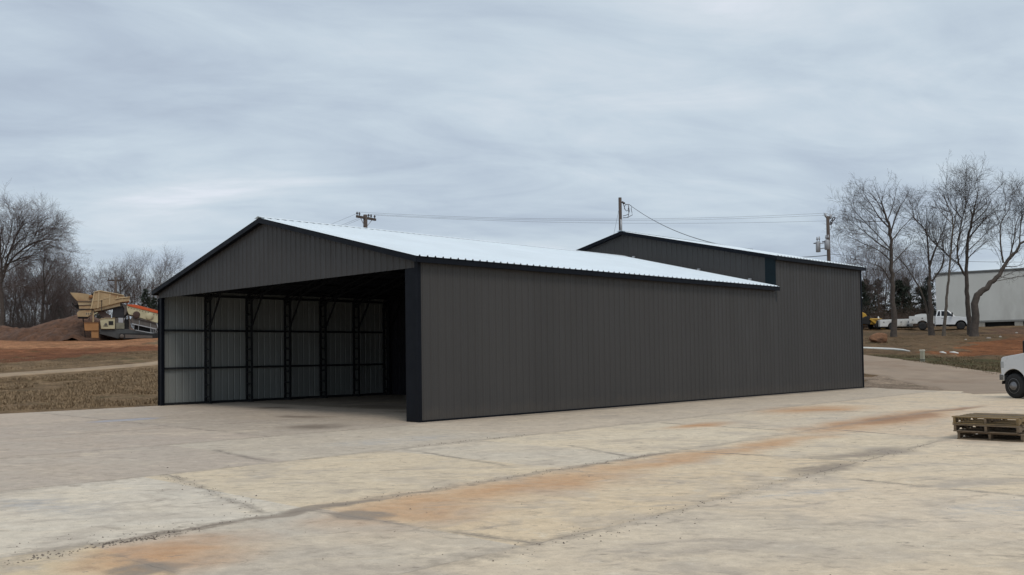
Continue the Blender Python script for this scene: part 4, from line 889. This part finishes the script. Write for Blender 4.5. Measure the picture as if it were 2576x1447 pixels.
cpart('roof_edge', [(860, 872), (985, 846), (1200, 846), (1200, 854), (985, 856), (870, 884)], -1.16, .74, M_TANL, eh, .005)
cpart('fuel_tank', [(1200, 850), (1260, 840), (1395, 845), (1405, 1085), (1200, 1085)], -.85, .6, M_MGREY2)
cpart('tank_cover', [(1270, 842), (1372, 845), (1372, 950), (1270, 950)], -.93, -.84, M_STEELG)
cpart('tank_cover', [(1215, 952), (1400, 952), (1400, 1082), (1215, 1082)], -.95, -.84, mat('olive_grey_steel', (.17, .165, .125), .6), bevel=.01)
# hopper
hp = cpart('feed_hopper', [(748, 300), (862, 266), (1388, 362), (1400, 392), (1518, 392), (1510, 482), (1310, 512), (760, 655), (690, 655), (705, 560)], -1.25, 1.25, M_TAN)
cpart('hopper_rim', [(740, 292), (862, 256), (1392, 352), (1392, 366), (862, 274), (752, 308)], -1.33, 1.33, M_TANL, hp, .01)
cpart('hopper_rim', [(1200, 436), (1300, 408), (1520, 384), (1520, 402), (1300, 428), (1204, 452)], -1.33, 1.33, M_TANL, hp, .01)
for L in ([(742, 300), (764, 300), (720, 560), (695, 655), (672, 655)], [(838, 275), (862, 275), (845, 640), (815, 645)], [(1075, 330), (1100, 335), (1090, 560), (1062, 565)], [(1238, 372), (1262, 376), (1256, 420), (1234, 424)], [(1345, 415), (1360, 414), (1355, 495), (1340, 500)]):
    cpart('rib', L, -1.31, -1.24, M_TANL, hp, .005)
cpart('rail', [(730, 470), (930, 462), (930, 476), (730, 484)], -1.30, -1.25, M_TANL, hp, .005); cpart('name_plate', [(950, 415), (1060, 412), (1060, 432), (950, 440)], -1.29, -1.25, M_TANL, hp, .005)
hl = cpart('side_hopper', [(240, 312), (420, 318), (642, 342), (650, 400), (705, 492), (395, 492), (300, 392)], -1.1, 1.1, M_TAN)
cpart('hopper_band', [(395, 490), (705, 490), (692, 562), (420, 575)], -1.0, 1.0, M_TANL); cpart('hopper_band', [(425, 578), (692, 566), (680, 650), (432, 655)], -.95, .95, M_TAN)
cpart('hopper_seam', [(395, 488), (705, 488), (705, 500), (395, 500)], -1.13, 1.13, M_MGREY2, hl, 0); cpart('hopper_seam', [(425, 572), (690, 560), (690, 570), (425, 584)], -1.02, 1.02, M_MGREY2, hl, 0); cpart('hopper_seam', [(428, 652), (690, 646), (690, 662), (430, 664)], -.97, .97, M_MGREY2, hl, 0)
mb = MB(); c_ = cxz([(680, 395)])[0]; mb.lathe([(.18, -.03), (.18, .03), (.02, .04)], (c_[0], -1.2, c_[1]), (0, -1, 0), 18); build('flywheel', mb, M_BIN, cr)
gb = cpart('gear_box', [(378, 742), (432, 690), (700, 668), (690, 760), (620, 826), (402, 822)], -.9, .9, M_TAN)
for x in (585, 625, 665): cpart('slot', [(x-11, 742), (x+11, 738), (x+11, 775), (x-11, 779)], -.93, -.89, M_MGREY2, gb, 0)
cpart('slot_panel', [(566, 735), (690, 720), (690, 785), (566, 800)], -.91, -.885, M_TANL, gb, 0); cpart('underframe', [(402, 822), (622, 826), (600, 850), (405, 846)], -.85, .85, M_DARK)
for L in ([(500, 850), (518, 850), (514, 910), (502, 910)], [(640, 840), (656, 830), (644, 900), (630, 900)]): cpart('leg', L, -.8, -.6, M_DARK, None, .005)
cpart('leg', [(500, 850), (518, 850), (560, 1250), (545, 1250)], .3, .5, M_DARK, None, .005)
cpart('conveyor_beam', [(735, 660), (1300, 518), (1312, 585), (905, 680), (760, 710)], -1.05, 1.05, M_TANL)
cpart('conveyor_beam', [(905, 682), (1312, 588), (1312, 600), (905, 698)], -1.0, 1.0, M_MGREY2)
cpart('support_post', [(712, 690), (742, 690), (748, 960), (716, 960)], -1.0, -.75, M_TAN, None, .01); cpart('support_post', [(712, 690), (742, 690), (748, 1090), (716, 1090)], .6, .85, M_TAN, None, .01)
cpart('hydraulic_strut', [(905, 465), (918, 465), (910, 690), (898, 690)], -1.36, -1.30, M_DARK, None, 0)
cpart('strut', [(740, 760), (820, 720), (830, 735), (745, 780)], -1.0, -.9, M_CREAM, None, .005)
cpart('return_conveyor', [(785, 700), (960, 700), (1120, 800), (1080, 852), (960, 852)], -.55, .55, mat('brown_belt', (.105, .075, .068), .8, 0, .2, 2))
cpart('jaw_box', [(1150, 640), (1320, 600), (1430, 560), (1470, 700), (1500, 760), (1400, 835), (1130, 835)], -.8, .8, mat('black_machinery', (.012, .012, .016), .6))
cpart('chute', [(1320, 530), (1450, 560), (1470, 640), (1440, 760), (1390, 800), (1400, 640)], -1.0, .9, M_MGREY2)
sb = cpart('screen_box', [(1450, 572), (2150, 750), (2600, 866), (2600, 1010), (2110, 950), (1770, 850), (1495, 768), (1460, 690)], -1.15, 1.15, M_CREAM)
cpart('orange_guard', [(1455, 556), (1650, 556), (1700, 572), (2600, 806), (2600, 866), (2150, 750), (1700, 640), (1478, 588)], -1.22, 1.22, M_ORANGE)
mb = MB(); c_ = cxz([(1665, 775)])[0]; mb.lathe([(.32, 0), (.32, .03), (.30, .04), (.02, .04)], (c_[0], -1.16, c_[1]), (0, -1, 0), 24); build('drive_wheel', mb, mat('rusty_dark_steel', (.06, .035, .028), .8), sb)
mb = MB(); c_ = cxz([(1955, 812)])[0]; mb.lathe([(.34, 0), (.34, .06), (.29, .09), (.02, .09)], (c_[0], -1.16, c_[1]), (0, -1, 0), 24); build('bearing_cover', mb, M_CREAM, sb)
mb = MB()
for k in range(14):
    c_ = cxz([(1490+k*62, 622+k*15.6)])[0]; mb.lathe([(.035, 0), (.035, .03), (.01, .035)], (c_[0], -1.15, c_[1]), (0, -1, 0), 8)
build('bolt_row', mb, M_DARK, sb)
cpart('lower_screen', [(1600, 800), (1770, 850), (2110, 950), (2600, 1050), (2600, 1180), (2100, 1085), (1560, 965), (1540, 860)], -1.0, 1.0, M_MGREY2)
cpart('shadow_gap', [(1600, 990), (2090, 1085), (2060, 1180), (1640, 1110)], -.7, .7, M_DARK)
cpart('screen_rail', [(1560, 960), (2110, 1078), (2110, 1100), (1560, 980)], -1.12, -1.0, M_STEELG, None, .005); cpart('screen_rail', [(1600, 820), (2110, 945), (2110, 968), (1600, 842)], -1.12, -1.0, M_MGREY2, None, .005)
cpart('handrail', [(1640, 1102), (2070, 1180), (2070, 1196), (1640, 1116)], -1.12, -1.05, M_STEELG, None, .004)
for x, y0, y1 in ((1612, 975, 1110), (1712, 995, 1120), (1728, 900, 980), (1978, 960, 1180), (2008, 1060, 1190), (2045, 1070, 1192), (2078, 1080, 1198)):
    cpart('handrail_post', [(x-4, y0), (x+4, y0), (x-1, y1), (x-9, y1)], -1.11, -1.06, M_STEELG, None, 0)
cpart('hydraulic_leg', [(1495, 850), (1528, 850), (1550, 1060), (1520, 1085), (1508, 1060)], -.9, -.7, M_MGREY2, None, .01)
cpart('hydraulic_leg', [(2100, 950), (2120, 950), (2170, 1120), (2150, 1130)], -1.1, -1.0, M_STEELG, None, .005)
cpart('drive_motor', [(268, 528), (290, 522), (330, 580), (400, 545), (415, 570), (412, 655), (340, 610), (300, 560)], -.5, .5, M_DARK)
cpart('engine_block', [(1405, 880), (1500, 860), (1500, 1085), (1405, 1085)], -.6, .6, M_DARK)
# orange steel bin in front of the mound
bt = local_thing('steel_bin', 'rusty orange steel bin half sunk in the dirt at the left of the crusher', 'bin', oc, math.atan2(RH[1], RH[0])+TH_C)
def bpart(name, L, y0, y1, mt, bevel=.01):
    mb = MB(); mb.prism(cxz(L)[::-1], (0, 0, 0), (1, 0, 0), (0, 0, 1), (0, 1, 0), y0, y1); return build(name, mb, mt, bt, bevel=bevel)
bpart('bin_body', [(545, 968), (848, 968), (848, 1132), (560, 1132)], -3.0, -1.4, M_BIN); bpart('bin_rim', [(538, 956), (852, 956), (852, 970), (540, 970)], -3.05, -1.35, mat('dark_rust_edge', (.17, .085, .04), .8))
bpart('bin_leg', [(695, 1134), (848, 1134), (848, 1285), (700, 1285)], -2.9, -1.5, M_BIN)
# mounds of dirt
M_DIRT = mat('red_brown_dirt', (.105, .052, .030), .95, 0, .5, 2.4, 1.0, 6, rgb2=(.060, .035, .025), vs2=1.2)
def mound(label, cx, dep, zt_px, L, Wd, seed, skew=0.0):
    c = on_ground(cx, dep); top = at(cx, zt_px, dep)[2]-c[2]; nu, nv = 70, 40; rg = np.random.default_rng(seed)
    V = []
    for i in range(nu):
        for j in range(nv):
            u = i/(nu-1)*2-1; v = j/(nv-1)*2-1; p_ = c+RH*u*L+FH*v*Wd; rr_ = math.hypot(u-skew*(1-abs(u)), v)
            rr_ = rr_*(1+.5*(float(vnoise(np.array(p_[0]), np.array(p_[1]), 2.6, seed+5))-.5)); hgt_ = max(0, 1-rr_)**.78; hgt_ = hgt_*(1.2-.2*hgt_)
            nz = (float(vnoise(np.array(p_[0]), np.array(p_[1]), 1.3, seed))-.5)*.75+(float(vnoise(np.array(p_[0]), np.array(p_[1]), .45, seed+1))-.5)*.4
            z = hz(p_[0], p_[1])-.25+(top+.25)*hgt_+nz*min(1, hgt_*3)*.8
            V.append((p_[0], p_[1], z))
    mb = MB(); mb.add(V, [(i*nv+j, (i+1)*nv+j, (i+1)*nv+j+1, i*nv+j+1) for i in range(nu-1) for j in range(nv-1)], 0, True)
    tag(build('dirt_mound', mb, M_DIRT, off=c), label, 'dirt mound', 'heaps of dug dirt')
mound('tall red-brown heap of dirt under the hopper of the crusher', 186, 91.5, 791, 7.6, 4.2, 61, .12)
mound('long low heap of dirt nearest the left edge of the view', 20, 96, 817, 7.5, 4.0, 67, -.1)
mound('low spread of dug dirt in front of the tall heap', 150, 88.5, 826, 5.0, 2.2, 71, .1)

# ------------------------------------------------------------------ tufts of dormant grass: uncountable
def tufts(label, regions, mt, seed):
    rg = np.random.default_rng(seed); V = []; F = []
    for poly, n, h in regions:
        W_ = np.array([q[:2] for q in P_(*poly)]); lo, hi = W_.min(0), W_.max(0); X = rg.uniform(lo[0], hi[0], n*6); Y = rg.uniform(lo[1], hi[1], n*6)
        k = inpoly(X, Y, [tuple(q) for q in W_])&(vnoise(X, Y, 1.6, seed)+.35*vnoise(X, Y, .5, seed+1) > .52); X, Y = X[k][:n], Y[k][:n]; Z = height(X, Y)
        for x, y, z in zip(X, Y, Z):
            for _ in range(4):
                a = rg.uniform(0, 6.283); d = np.array([math.cos(a), math.sin(a), 0]); w = np.array([-d[1], d[0], 0])*rg.uniform(.010, .022); hh = h*rg.uniform(.5, 1.3); c_ = np.array([x, y, z-.02])+rg.normal(size=3)*np.array([.07, .07, 0])
                i = len(V); V += [c_-w, c_+w, c_+d*hh*rg.uniform(.3, .9)+np.array([0, 0, hh])]; F.append((i, i+1, i+2))
    mb = MB(); mb.add(V, F); tag(build('grass', mb, mt), label, 'grass', kind='stuff')
tufts('straw-coloured dormant grass between the concrete and the dirt track', [([(-120, 1040), (398, 1016), (398, 925), (-120, 962)], 9000, .10), ([(-120, 938), (398, 905), (398, 885), (-120, 912)], 2200, .12)], mat('straw_grass', (.255, .180, .105), .9, 0, .3, 2), 81)
tufts('brown winter grass and litter on the bank below the bare trees', [([(2174, 894), (2600, 955), (2600, 905), (2400, 892), (2174, 884)], 2600, .10), ([(2174, 876), (2420, 872), (2580, 838), (2174, 846)], 2600, .12)], mat('brown_grass', (.150, .110, .060), .9, 0, .35, 2), 91)

# ------------------------------------------------------------------ bare trees and evergreens
M_BARK = mat('grey_brown_bark', (.072, .058, .049), .9, 0, .3, 4, .6, 25)
M_BARKL = mat('paler_bark', (.105, .088, .072), .9, 0, .3, 4, .6, 25)
M_TWIG = mat('fine_twigs', (.080, .064, .058), .9, 0, .2, 3)
M_TWIGL = mat('reddish_twigs', (.105, .078, .070), .9, 0, .2, 3)
M_NEEDLE = mat('dark_evergreen_needles', (.020, .030, .018), .8, 0, .4, 6)
RMIN = .0065; SPACE = (.55, .34, .20, .13)
def norm(v): return v/(np.linalg.norm(v)+1e-9)
def polyline(p, d, L, n, rg, wob, up):
    P = [np.array(p, float)]; d = norm(np.array(d, float))
    for _ in range(n):
        d = norm(d+rg.normal(size=3)*wob+np.array([0, 0, up])); P.append(P[-1]+d*L/n)
    return np.array(P)
def sprout(mbT, mbC, P, r0, r1, lvl, rg, cnt, ratio, up, maxl, ang=(.5, 1.05), start=.25):
    """children along a parent polyline, recursively; limbs go to the trunk mesh and twigs to the crown mesh"""
    k = len(P)-1
    L = float(np.sum(np.linalg.norm(np.diff(P, axis=0), axis=1)))
    n = int(np.clip(round(L*(1-start)/SPACE[min(lvl, 3)]*cnt*rg.uniform(.85, 1.15)), 2, 26))
    for i in range(n):
        u = start+(1-start)*((i+rg.uniform(0, .9))/n); u = min(u, .985); a = min(int(u*k), k-1); f = u*k-a
        p = P[a]*(1-f)+P[a+1]*f; d0 = norm(P[a+1]-P[a]); side_ = norm(np.cross(d0, rg.normal(size=3))); an = rg.uniform(*(ang if lvl < 2 else (.55, 1.05)))
        d = d0*math.cos(an)+side_*math.sin(an)
        l = L*(ratio+(.06, .10, .16, .2, .2)[min(lvl, 4)])*rg.uniform(.6, 1.3)*(1-.30*u); rr_ = min((r0+(r1-r0)*u)*.6, (.0045+.0075*l)*rg.uniform(.8, 1.15))
        grow(mbT, mbC, p, d, l, max(rr_, RMIN), lvl+1, rg, cnt, ratio, up, maxl, ang)
def grow(mbT, mbC, p, d, L, r, lvl, rg, cnt, ratio, up, maxl, ang=(.5, 1.05)):
    n = (7, 6, 5, 4, 3)[min(lvl, 4)]
    P = polyline(p, d, L, n, rg, (.08, .11, .11, .12, .12)[min(lvl, 4)], up)
    r1 = max(r*.40, RMIN*.6); R = np.linspace(r, r1, len(P))
    (mbT if r > .03 else mbC).tube(P, R, 7 if r > .08 else (5 if r > .025 else 3), cap=False)
    if lvl < maxl: sprout(mbT, mbC, P, r, r1, lvl, rg, cnt, ratio, up, maxl, ang)
def smooth(P, n=4):
    P = np.array(P); k = len(P); t_ = np.linspace(0, k-1, (k-1)*n+1); out = []
    for q in t_:
        i = min(int(q), k-2); f = q-i; a = P[max(i-1, 0)]; b = P[i]; c = P[i+1]; e = P[min(i+2, k-1)]
        out.append(.5*((2*b)+(-a+c)*f+(2*a-5*b+4*c-e)*f*f+(-a+3*b-3*c+e)*f**3))
    return np.array(out)
def traced_tree(label, zf, dep, base_px, limbs, seed, bark, twig, cnt=1.0, ratio=.42, up=.05, cat='tree', group=None, spread=.35, maxl=4):
    """limbs: list of (polyline in sighted coordinates, radius at start, radius at end); side growth is random"""
    rg = np.random.default_rng(seed); b = on_ground(base_px, dep); mbT, mbC = MB(), MB()
    lean = {}
    for li, (L, r0, r1) in enumerate(limbs):
        Q = []; off = 0.0 if li == 0 else rg.uniform(-1, 1)*spread*dep*.02
        for j, q in enumerate(L):
            dd = dep+off*j/(max(1, len(L)-1))*1.6; Q.append(at(*zf(*q), dd))
        if li == 0: Q[0][2] = hz(Q[0][0], Q[0][1])-.3
        if li: r0, r1 = r0*.62, r1*.7
        P = smooth(Q); P[1:-1] += rg.normal(size=P[1:-1].shape)*r0*.12
        R = np.interp(np.linspace(0, 1, len(P)), [0, .06, .45, 1], [r0*1.2, r0*.84, r0*.5, r1*.5]) if li == 0 else np.linspace(r0, r1, len(P))
        mbT.tube(P, R, 9 if r0 > .1 else 6, cap=False)
        sprout(mbT, mbC, P, r0, r1, 1 if li else 0, rg, cnt, ratio if li else ratio*.55, up, maxl, (.38, .85), .42 if li == 0 else .12)
    t = thing('bare_tree', label, cat, b, group)
    build('trunk', mbT, bark, t); build('crown', mbC, twig, t); return t
def z4(x, y):
    y = y+max(0, 560-y)*.28
    return ((2480+x*.34549)/1.19495, (480+y*.34549)/1.19495)
def zr1(x, y):
    y = y+max(0, 420-y)*.18
    return ((x*.51131)/1.19495, (560+y*.51131)/1.19495)
def z4b(x, y): return z4(x, y+max(0, 560-y)*.22)
GT = 'tall bare trees on the bank'
traced_tree('tall straight bare tree with a rounded crown, nearest the charcoal building', z4, 83, 2248, [
    ([(600, 1570), (592, 1300), (585, 1100), (575, 900), (565, 640), (522, 450), (498, 330), (490, 260)], .30, .03),
    ([(565, 660), (600, 520), (640, 380), (720, 200)], .13, .02), ([(562, 600), (470, 480), (400, 330), (330, 180)], .13, .02), ([(575, 800), (450, 720), (330, 620), (200, 500)], .11, .02),
    ([(583, 900), (480, 800), (330, 730), (160, 650)], .10, .015), ([(582, 1100), (500, 950), (380, 900), (220, 860)], .09, .015), ([(586, 900), (660, 820), (720, 760), (800, 700)], .09, .015),
    ([(590, 1000), (680, 940), (780, 900)], .07, .012), ([(567, 720), (680, 580), (780, 450)], .10, .015), ([(525, 460), (440, 270), (360, 130)], .08, .012), ([(540, 520), (590, 330), (620, 130)], .09, .012), ([(570, 780), (420, 620), (270, 430), (230, 350)], .09, .012)],
    101, M_BARK, M_TWIG, group=GT)
traced_tree('forked bare tree with a crooked double stem, left of the white building corner', z4, 84, 2344, [
    ([(925, 1560), (915, 1300), (905, 1150), (905, 1000), (925, 880), (975, 740), (1040, 590)], .27, .05),
    ([(905, 960), (893, 760), (872, 620), (790, 520), (750, 450)], .15, .02), ([(925, 1060), (1010, 940), (1032, 830), (1022, 720), (1040, 640)], .15, .03), ([(872, 625), (885, 450), (870, 330)], .08, .015),
    ([(975, 745), (930, 620), (940, 400)], .08, .015), ([(1035, 600), (1060, 450), (1010, 330)], .07, .012)],
    102, M_BARK, M_TWIG, cnt=1.0, group=GT)
traced_tree('slender pale-barked bare tree leaning right in front of the white building', z4b, 82.5, 2372, [
    ([(1025, 1575), (1045, 1350), (1055, 1200), (1075, 1000), (1095, 750), (1110, 520), (1062, 270), (1030, 90)], .17, .02),
    ([(1095, 720), (1130, 470), (1150, 270), (1180, 90)], .09, .012), ([(1090, 830), (1150, 730), (1190, 600)], .06, .012), ([(1105, 560), (1010, 380), (940, 180)], .07, .012), ([(1070, 300), (1000, 200), (985, 100)], .04, .01)],
    103, M_BARKL, M_TWIG, cnt=1.0, group=GT)
traced_tree('thick bare tree with the tallest fan-shaped crown, in front of the white building', z4b, 84, 2436, [
    ([(1262, 1545), (1245, 1350), (1230, 1150), (1225, 950), (1240, 700), (1280, 450), (1300, 250), (1330, 80)], .28, .03),
    ([(1218, 1010), (1160, 900), (1150, 750), (1190, 500), (1220, 280), (1220, 60)], .17, .02), ([(1240, 860), (1330, 770), (1450, 680)], .08, .012), ([(1245, 690), (1380, 500), (1500, 340)], .12, .015),
    ([(1262, 570), (1390, 360), (1440, 180)], .11, .015), ([(1195, 480), (1100, 280), (1060, 90)], .09, .012), ([(1282, 460), (1250, 260), (1160, 80)], .08, .012), ([(1290, 420), (1400, 230), (1390, 80)], .08, .012), ([(1235, 800), (1400, 640), (1540, 400)], .08, .012)],
    104, M_BARK, M_TWIG, group=GT)
traced_tree('massive crooked bare tree leaning far to the right past the white building', z4, 82, 2450, [
    ([(1290, 1570), (1300, 1400), (1315, 1210), (1380, 1130), (1460, 1060), (1520, 990), (1590, 880), (1680, 770), (1790, 640), (1900, 480)], .41, .09),
    ([(1548, 900), (1522, 720), (1530, 540), (1590, 400), (1620, 230)], .13, .015), ([(1600, 870), (1640, 700), (1660, 560), (1710, 380)], .11, .015), ([(1690, 760), (1700, 560), (1740, 360), (1720, 220)], .10, .015),
    ([(1500, 1010), (1570, 1030), (1640, 1030)], .06, .012), ([(1560, 930), (1660, 930), (1780, 880)], .08, .015), ([(1750, 690), (1850, 500), (1840, 300)], .1, .015)],
    105, M_BARK, M_TWIG, cnt=1.0, group=GT)
traced_tree('dead leaning trunk propped diagonally against the tall straight tree', z4, 84.6, 2338, [([(905, 1440), (880, 1290), (830, 1140), (760, 1020), (690, 910), (605, 835)], .12, .06)], 106, M_BARKL, M_TWIG, cnt=1.0, maxl=2, group=GT)
traced_tree('great spreading bare tree at the left edge with arching limbs', zr1, 104, 6, [
    ([(14, 840), (12, 700), (8, 580), (6, 450), (0, 300), (20, 190)], .32, .05),
    ([(2, 590), (55, 450), (150, 345), (250, 292), (345, 290)], .20, .02), ([(18, 510), (70, 335), (130, 190), (205, 150)], .17, .02), ([(10, 480), (100, 432), (215, 405), (325, 450)], .15, .02), ([(2, 410), (20, 330), (0, 160)], .15, .02),
    ([(8, 600), (100, 582), (200, 602), (285, 575)], .10, .015), ([(30, 425), (95, 322), (190, 245), (275, 205)], .14, .02), ([(8, 450), (60, 260), (80, 110)], .12, .015), ([(5, 520), (-80, 380), (-160, 230)], .16, .02), ([(5, 560), (-90, 500), (-200, 430)], .13, .02), ([(100, 432), (200, 330), (290, 260), (330, 240)], .08, .01)],
    111, M_BARK, M_TWIGL, cnt=1.0, up=.02)
traced_tree('middle-sized bare tree with a broad crown beside the great spreading tree', zr1, 108, 105, [
    ([(245, 850), (250, 720), (262, 600), (255, 480), (270, 400)], .22, .03), ([(255, 640), (200, 540), (160, 470)], .10, .015), ([(262, 600), (320, 520), (390, 470)], .10, .015), ([(258, 560), (300, 470), (330, 410)], .09, .012), ([(250, 700), (330, 640), (400, 600)], .07, .012)],
    112, M_BARK, M_TWIGL, cnt=1.0, up=.04)
traced_tree('bare tree with clotted dark crown standing behind the distant pole', zr1, 150, 300, [
    ([(712, 840), (710, 700), (705, 620), (712, 510)], .26, .04), ([(706, 640), (650, 580), (615, 530)], .12, .02), ([(708, 620), (760, 570), (770, 530)], .12, .02), ([(708, 600), (690, 540), (680, 510)], .09, .015)],
    113, M_BARK, M_TWIG, cnt=1.0, up=.05)
# prototypes of the thicket trees, then copies
def thicket_tree(seed, h, label, group, loc, lean=.0, bark=M_BARK, twig=M_TWIGL):
    rg = np.random.default_rng(seed); mbT, mbC = MB(), MB(); z = np.zeros(3)
    P = polyline(z-np.array([0, 0, .3]), (lean*rg.normal(), lean*rg.normal(), 1), h, 9, rg, .06, .05); r = h*.013
    mbT.tube(P, np.linspace(r*1.2, r*.15, len(P)), 6, cap=False)
    sprout(mbT, mbC, P, r, r*.15, 0, rg, 1.25, .46, .07, 3, (.4, .95), .18)
    t = local_thing('bare_tree', label, 'tree', loc, 0, group); build('trunk', mbT, bark, t); build('crown', mbC, twig, t); return t
def evergreen(seed, h, w, label, group, loc):
    rg = np.random.default_rng(seed); mbT, mbC = MB(), MB()
    mbT.tube(polyline((0, 0, -.3), (0, 0, 1), h*.98, 8, rg, .03, .02), np.linspace(h*.018, h*.003, 9), 6, cap=False)
    V = []; F = []
    for i in range(150):
        u = rg.uniform(.10, 1)**.8; z = h*u; L = w*(1-u)**.75*rg.uniform(.45, 1.15)+.15; a = rg.uniform(0, 6.283); d = np.array([math.cos(a), math.sin(a), rg.uniform(-.15, .35)])
        mbT.tube([(0, 0, z), tuple(np.array([0, 0, z])+d*L)], [h*.003, h*.001], 3, cap=False)
        for _ in range(int(16+L*14)):
            f = rg.uniform(.25, 1.05); p_ = np.array([0, 0, z])+d*L*f+rg.normal(size=3)*.10*(.6+L*.35); s_ = rg.uniform(.10, .26); q = norm(rg.normal(size=3)+d*.8); e = norm(np.cross(q, rg.normal(size=3)))
            k = len(V); V += [p_-e*s_*.28, p_+e*s_*.28, p_+q*s_]; F.append((k, k+1, k+2))
    mbC.add(V, F)
    t = local_thing('evergreen_tree', label, 'tree', loc, 0, group); build('trunk', mbT, M_BARK, t); build('crown', mbC, M_NEEDLE, t); return t
lib = {}
def put(kind, seed, h, x, dep, label, group, **kw):
    """first use of a kind builds it; later ones are copies at another scale and turn"""
    loc = on_ground(x, dep); rg = np.random.default_rng(abs(int(x*7+dep)))
    key = (kind, seed)
    if key not in lib:
        lib[key] = (thicket_tree(seed, h, label, group, loc, .08, twig=kw.get('twig', M_TWIGL)) if kind == 'bare' else evergreen(seed, h, kw.get('w', 1.6), label, group, loc), h)
        return
    src, h0 = lib[key]; c = clone(src, loc, label, group); s_ = h/h0
    c.scale = (s_*rg.uniform(.85, 1.15), s_*rg.uniform(.85, 1.15), s_); c.rotation_euler = (0, 0, rg.uniform(0, 6.28))
L1_ = 'slim bare tree in the thicket behind the left dirt heaps'; G1 = 'bare thicket behind the dirt heaps'
for i, (x, dep, h) in enumerate(((-60, 118, 8.5), (-25, 112, 7.5), (18, 116, 8), (40, 124, 9), (58, 110, 7), (75, 120, 8.5), (92, 114, 7.6), (128, 116, 8), (140, 125, 8.6), (152, 113, 7), (166, 120, 7.4), (178, 128, 7.6), (192, 134, 7.5), (-40, 128, 9), (8, 130, 10), (30, 108, 7), (50, 132, 10), (66, 128, 9.6), (84, 132, 10.4), (100, 126, 10.5), (112, 120, 9.5), (120, 130, 10), (134, 110, 6.5), (148, 132, 9), (160, 108, 6), (172, 112, 6.2), (184, 118, 6.6))):
    put('bare', 201+i % 4, h, x, dep, L1_, G1)
L2_ = 'bare tree of the far wood showing above the crusher'; G2 = 'far bare trees above the crusher'
for i, (x, dep, h) in enumerate(((214, 165, 10), (232, 170, 10.5), (252, 160, 10.2), (270, 168, 11), (284, 158, 10.5), (318, 160, 11), (330, 152, 10), (345, 165, 12), (358, 158, 11.5), (372, 168, 12), (385, 160, 11.5), (398, 170, 12.3), (410, 158, 11.5), (425, 168, 12))):
    put('bare', 201+i % 4, h, x, dep, L2_, G2)
for x, dep, h, w, lab in ((140, 122, 5.2, 2.2, 'dark evergreen in the left thicket behind the tallest dirt heap'), (160, 118, 4.6, 2.0, 'dark bushy evergreen in the left thicket, close to the hopper'), (238, 140, 7.6, 2.4, 'round dark evergreen top peeping over the hopper'), (366, 140, 8.0, 3.0, 'dark evergreen behind the orange-topped screen'), (388, 136, 6.5, 2.6, 'dark evergreen at the roof corner of the open building')):
    put('ever', 301 if w < 2.3 else 302, h, x, dep, lab, 'evergreens among the left trees', w=w)
L3_ = 'bare tree in the thicket between the charcoal building and the white one'; G3 = 'bare thicket behind the service truck'
for i, (x, dep, h) in enumerate(((2160, 118, 9.5), (2178, 112, 8), (2192, 122, 9), (2206, 115, 8), (2222, 125, 9), (2238, 116, 7.5), (2262, 122, 8), (2284, 116, 7.5), (2300, 124, 8.5), (2322, 118, 7.5), (2336, 126, 8.5))):
    put('bare', 201+i % 4, h, x, dep, L3_, G3)
L4_ = 'dark evergreen in the thicket behind the white trucks'; G4 = 'evergreens behind the service truck'
for i, (x, dep, h, w) in enumerate(((2172, 112, 5.6, 2.0), (2184, 118, 6.2, 2.1), (2212, 120, 6.4, 2.2), (2266, 114, 5.8, 2.2), (2282, 118, 6.4, 2.4), (2318, 118, 5.2, 2.0), (2338, 114, 6.2, 1.7))):
    put('ever', 301 if i % 2 else 302, h, x, dep, L4_, G4, w=w)
# clump of mistletoe on the crooked tree
# low brush at the feet of the thickets: uncountable
def brush(label, spans, seed, mt):
    rg = np.random.default_rng(seed); mb = MB()
    for x0, x1, d0, d1, h, n in spans:
        for _ in range(n):
            p_ = on_ground(rg.uniform(x0, x1), rg.uniform(d0, d1)); hh = h*rg.uniform(.4, 1.1)
            P = polyline(p_, (rg.normal()*.35, rg.normal()*.35, 1), hh, 3, rg, .2, 0); mb.tube(P, [.02, .015, .01, .004], 3, cap=False)
            for _k in range(4):
                q = P[1+_k % 3]; mb.tube(polyline(q, rg.normal(size=3)+np.array([0, 0, .5]), hh*.4, 2, rg, .3, 0), [.010, .007, .003], 3, cap=False)
    tag(build('brush', mb, mt), label, 'brush', kind='stuff')
brush('tangle of bare brush at the foot of the left thicket', [(-80, 215, 104, 132, 4.2, 2600), (200, 430, 125, 160, 4.5, 900)], 71, M_TWIG)
brush('reddish brown brush behind the trucks and the yellow digger', [(2150, 2350, 100, 106, 1.4, 700), (2150, 2350, 106, 128, 3.0, 1100)], 72, mat('brown_brush', (.075, .048, .034), .9, 0, .3, 3))
